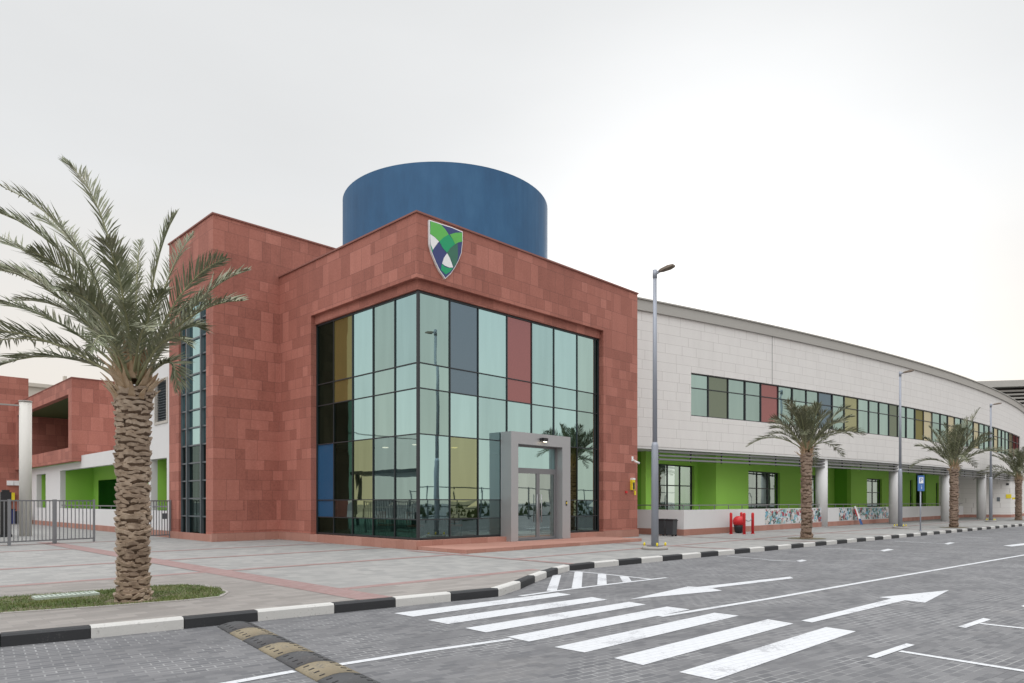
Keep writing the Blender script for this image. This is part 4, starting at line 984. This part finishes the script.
# big near palm: fronds given as (right, forward, up) tip offsets in metres from the crown heart
rg=random.Random(11); H0=3.45; hub=Vector((0,0,H0+.1))
def P3(a,f,u): return RV*a+FV*f+Vector((0,0,u))
def fr_of(tip,lift=.55,out=.35,s=1.0):
    a,f,u=tip; T=hub+P3(a,f,u); hd=P3(a,f,0); ctl=hub+hd*out+Vector((0,0,max(u,0)*.62+lift))
    st=hub+hd.normalized()*.12+Vector((0,0,rg.uniform(-.1,.2))) if hd.length>.01 else hub
    return (st,ctl,T,s)
D=16.1/1000 # metres per px at the palm
def T_(px,py,f): 
    dd=(11.2+f); a=(px-512)/F_PX*dd-(-379/F_PX*11.2); u=EYE+(HORIZ-py)/F_PX*dd-hub.z; return (a,f,u)
near=[]
for px,py,f,lift,out,s in [(64,160,.0,1.2,.15,1.0),(2,186,.5,1.0,.25,1),(-6,210,-.4,1.1,.3,1),(-30,232,.9,1.0,.3,1),(-25,262,-.8,1.0,.35,1),(-40,300,.2,1.0,.4,1),(-50,330,-.5,.9,.45,1),(-15,372,.3,1.15,.5,1.0),(-22,345,1.3,1.1,.5,1),
    (176,213,.2,.7,.35,.85),(193,233,.9,.5,.4,.7),(225,258,-.3,.9,.4,.9),(247,270,.3,.8,.45,.85),(243,300,-.9,1.0,.45,.9),(210,300,1.2,.9,.4,.9),(176,390,-.2,1.25,.95,.75),(128,262,1.3,.8,.3,.9),(105,240,-1.0,1.0,.3,1),
    (150,330,-1.7,1.2,.5,.8),(60,290,-1.6,1.2,.4,1),(70,310,1.6,1.3,.4,1),(190,345,-1.3,1.2,.5,.75),(140,240,.6,.6,.3,.6),(30,250,-1.2,1.0,.35,1),(90,350,-1.8,1.4,.6,.8),(205,330,.8,1.2,.5,.85),(35,215,1.3,1.0,.3,1),(120,300,-1.0,.9,.3,.6),(165,290,-.6,.7,.35,.8),(0,270,.5,1.0,.35,1),(15,300,.9,1.0,.35,1)]:
    near.append(fr_of(T_(px,py,f),lift*.55,out*1.15,s))
make_palm(-10.56,-6.29,'big date palm on the grass island in the left foreground',H0,.205,.235,near,rg,50,10,PALM,RACH,ll=.47,n=86,stubn=130,dep=.045)
def far_palm(px,py,lab,seed,h,r,spread,top,lean,n=30,ll=.42,extra=()):
    x,y=G(px,py); rg=random.Random(seed); hub=Vector((0,0,h+.12)); L_=[]
    for k in range(n):
        a=2.399*k+rg.uniform(-.3,.3); q=(k/n)**.9; el=R(82-76*q+rg.uniform(-10,10)); le=spread*rg.uniform(.85,1.12)*(.78+.22*min(1,q*3))
        dv=Vector((math.cos(a),math.sin(a),0)); T=hub+dv*le*math.cos(el)+Vector((0,0,le*math.sin(el)*1.0+top-.55*q*q))+lean*rg.uniform(0,1)
        ctl=hub+dv*le*math.cos(el)*.55+Vector((0,0,le*(.30+.42*math.sin(max(el,0)))))
        L_.append((hub+dv*.1,ctl,T,rg.uniform(.9,1.15)))
    for e in extra: L_.append((hub,hub+(RV*e[0]*.4+FV*e[1]*.4)+Vector((0,0,e[2]*.6)),hub+RV*e[0]+FV*e[1]+Vector((0,0,e[2])),1.0))
    return make_palm(x,y,lab,h,r,r*1.0,L_,rg,30,7,PALM2,RACH2,ll=ll,boot=BOOT2,n=54,stubn=60,group='palms along the kerb',dep=.045)
far_palm(806.5,538.6,'date palm nearest the parking bays, in front of the mural wall',21,3.75,.20,2.35,.0,Vector((0,0,0)),ll=.55)
far_palm(954,527.6,'date palm with one tall upright frond, right of the parking sign',33,3.7,.215,2.9,.1,RV*.3,ll=.58,extra=((1.45,-.2,3.6),(1.1,.4,3.1)))
far_palm(1018.5,520.2,'farthest date palm at the right edge of the photo',47,3.6,.22,2.9,-.1,-RV*.4,ll=.58)
for px,py,r in ((806.5,538.6,.8),(954,527.6,.8),(1018.5,520.2,.8)):
    x,y=G(px,py); b=MB(); b.face([(x+r*math.cos(a*.2618),y+r*math.sin(a*.2618),.013) for a in range(24)]); b.build('tree_pit_soil',SOIL,kind='structure')
# ---------------------------------------------------------------- across the road (seen in the glass)
t=thing('far_side_fence','long dark railing across the road, reflected in the glass','fence',(10,-30,0))
b=MB()
for z in (.3,1.2,2.9): b.bar((-45,-31,z),(90,-27,z),.09)
for k in range(46):
    x=-45+k*3; b.bar((x,-31+(x+45)/135*4,-.15),(x,-31+(x+45)/135*4,3.0),.10)
b.build('rails',FRAMEG,t)
b=MB(); rg=random.Random(8)
for k in range(900):
    x=rg.uniform(-50,90); z=rg.uniform(.1,1.3); y=-36+rg.uniform(-.8,.8); s_=rg.uniform(.2,.5); a=rg.uniform(0,3)
    b.face([(x-s_*math.cos(a),y-s_*math.sin(a),z-.2),(x+s_*math.cos(a),y+s_*math.sin(a),z-.2),(x+rg.uniform(-.2,.2),y,z+s_)])
b.build('hedge',HEDGE,label='low dark hedge beyond the far fence, reflected in the glass',cat='hedge')
lamp(-19,-1.5,'street lamp behind the camera, mirrored small in the left glass',9.4,(1,0))
t=thing('far_skyline_building','pale distant building with two small spires mirrored in the left glass','building',(-70,30,0))
b=MB(); b.box(-80,-70,18,40,0,9); b.box(-78,-72,27,31,9,13); b.build('wall',EXTW,t)
for yy in (22,34):
    b=MB(); b.lathe([(1.6,9),(1.6,13),(.9,14.5),(.15,19)],(-75,yy),10); b.build('spire',EXTW,t)
t=thing('site_fence','dark mesh fence west of the plaza, mirrored in the left glass','fence',(-34,0,0))
b=MB()
for z in (.3,1.5,2.8): b.bar((-34,-20,z),(-34,46,z),.08)
for k in range(23): b.bar((-34,-20+k*3,-.1),(-34,-20+k*3,2.9),.09)
b.build('rails',FRAMEG,t)

t=thing('shade_canopy','dark flat shade canopy on posts west of the plaza, mirrored in the left glass','canopy',(-13,17,0))
b=MB(); b.box(-17,-10.6,13,22,3.4,3.62); b.build('roof',FRAMEG,t)
for x,y in ((-16.6,13.4),(-11,13.4),(-16.6,21.6),(-11,21.6),(-13.8,17.5)):
    b=MB(); b.box(x-.09,x+.09,y-.09,y+.09,0,3.4); b.build('post',FRAMEG,t)
t=thing('slatted_bench','dark slatted bench under the canopy west of the plaza','bench',(-12.5,16,0))
for z,w_ in ((.43,.5),): 
    b=MB(); b.box(-12.8,-12.2,14.5,17.5,z,z+.06); b.build('seat',FRAMEG,t)
b=MB(); b.box(-12.86,-12.8,14.5,17.5,.5,.95); b.build('backrest',FRAMEG,t)
for y in (14.7,17.2): b=MB(); b.box(-12.7,-12.3,y,y+.1,0,.43); b.build('leg',FRAMEG,t)
for k,(x,y) in enumerate(((-24,22),(-30,8),(-38,30))):
    L_=[]; rg=random.Random(60+k); hub=Vector((0,0,4.4))
    for q in range(22):
        a=2.399*q; el=R(80-75*q/22); dv=Vector((math.cos(a),math.sin(a),0)); L_.append((hub,hub+dv*1.2+Vector((0,0,1.2)),hub+dv*2.6*math.cos(el)+Vector((0,0,2.6*math.sin(el))),1))
    make_palm(x,y,['date palm behind the camera side nearest the canopy','date palm standing before the western fence','date palm beyond the western fence'][k],4.3,.2,.2,L_,rg,14,6,PALM2,RACH2,ll=.55,boot=BOOT2,n=26,stubn=16,group='palms west of the plaza seen only in reflection')
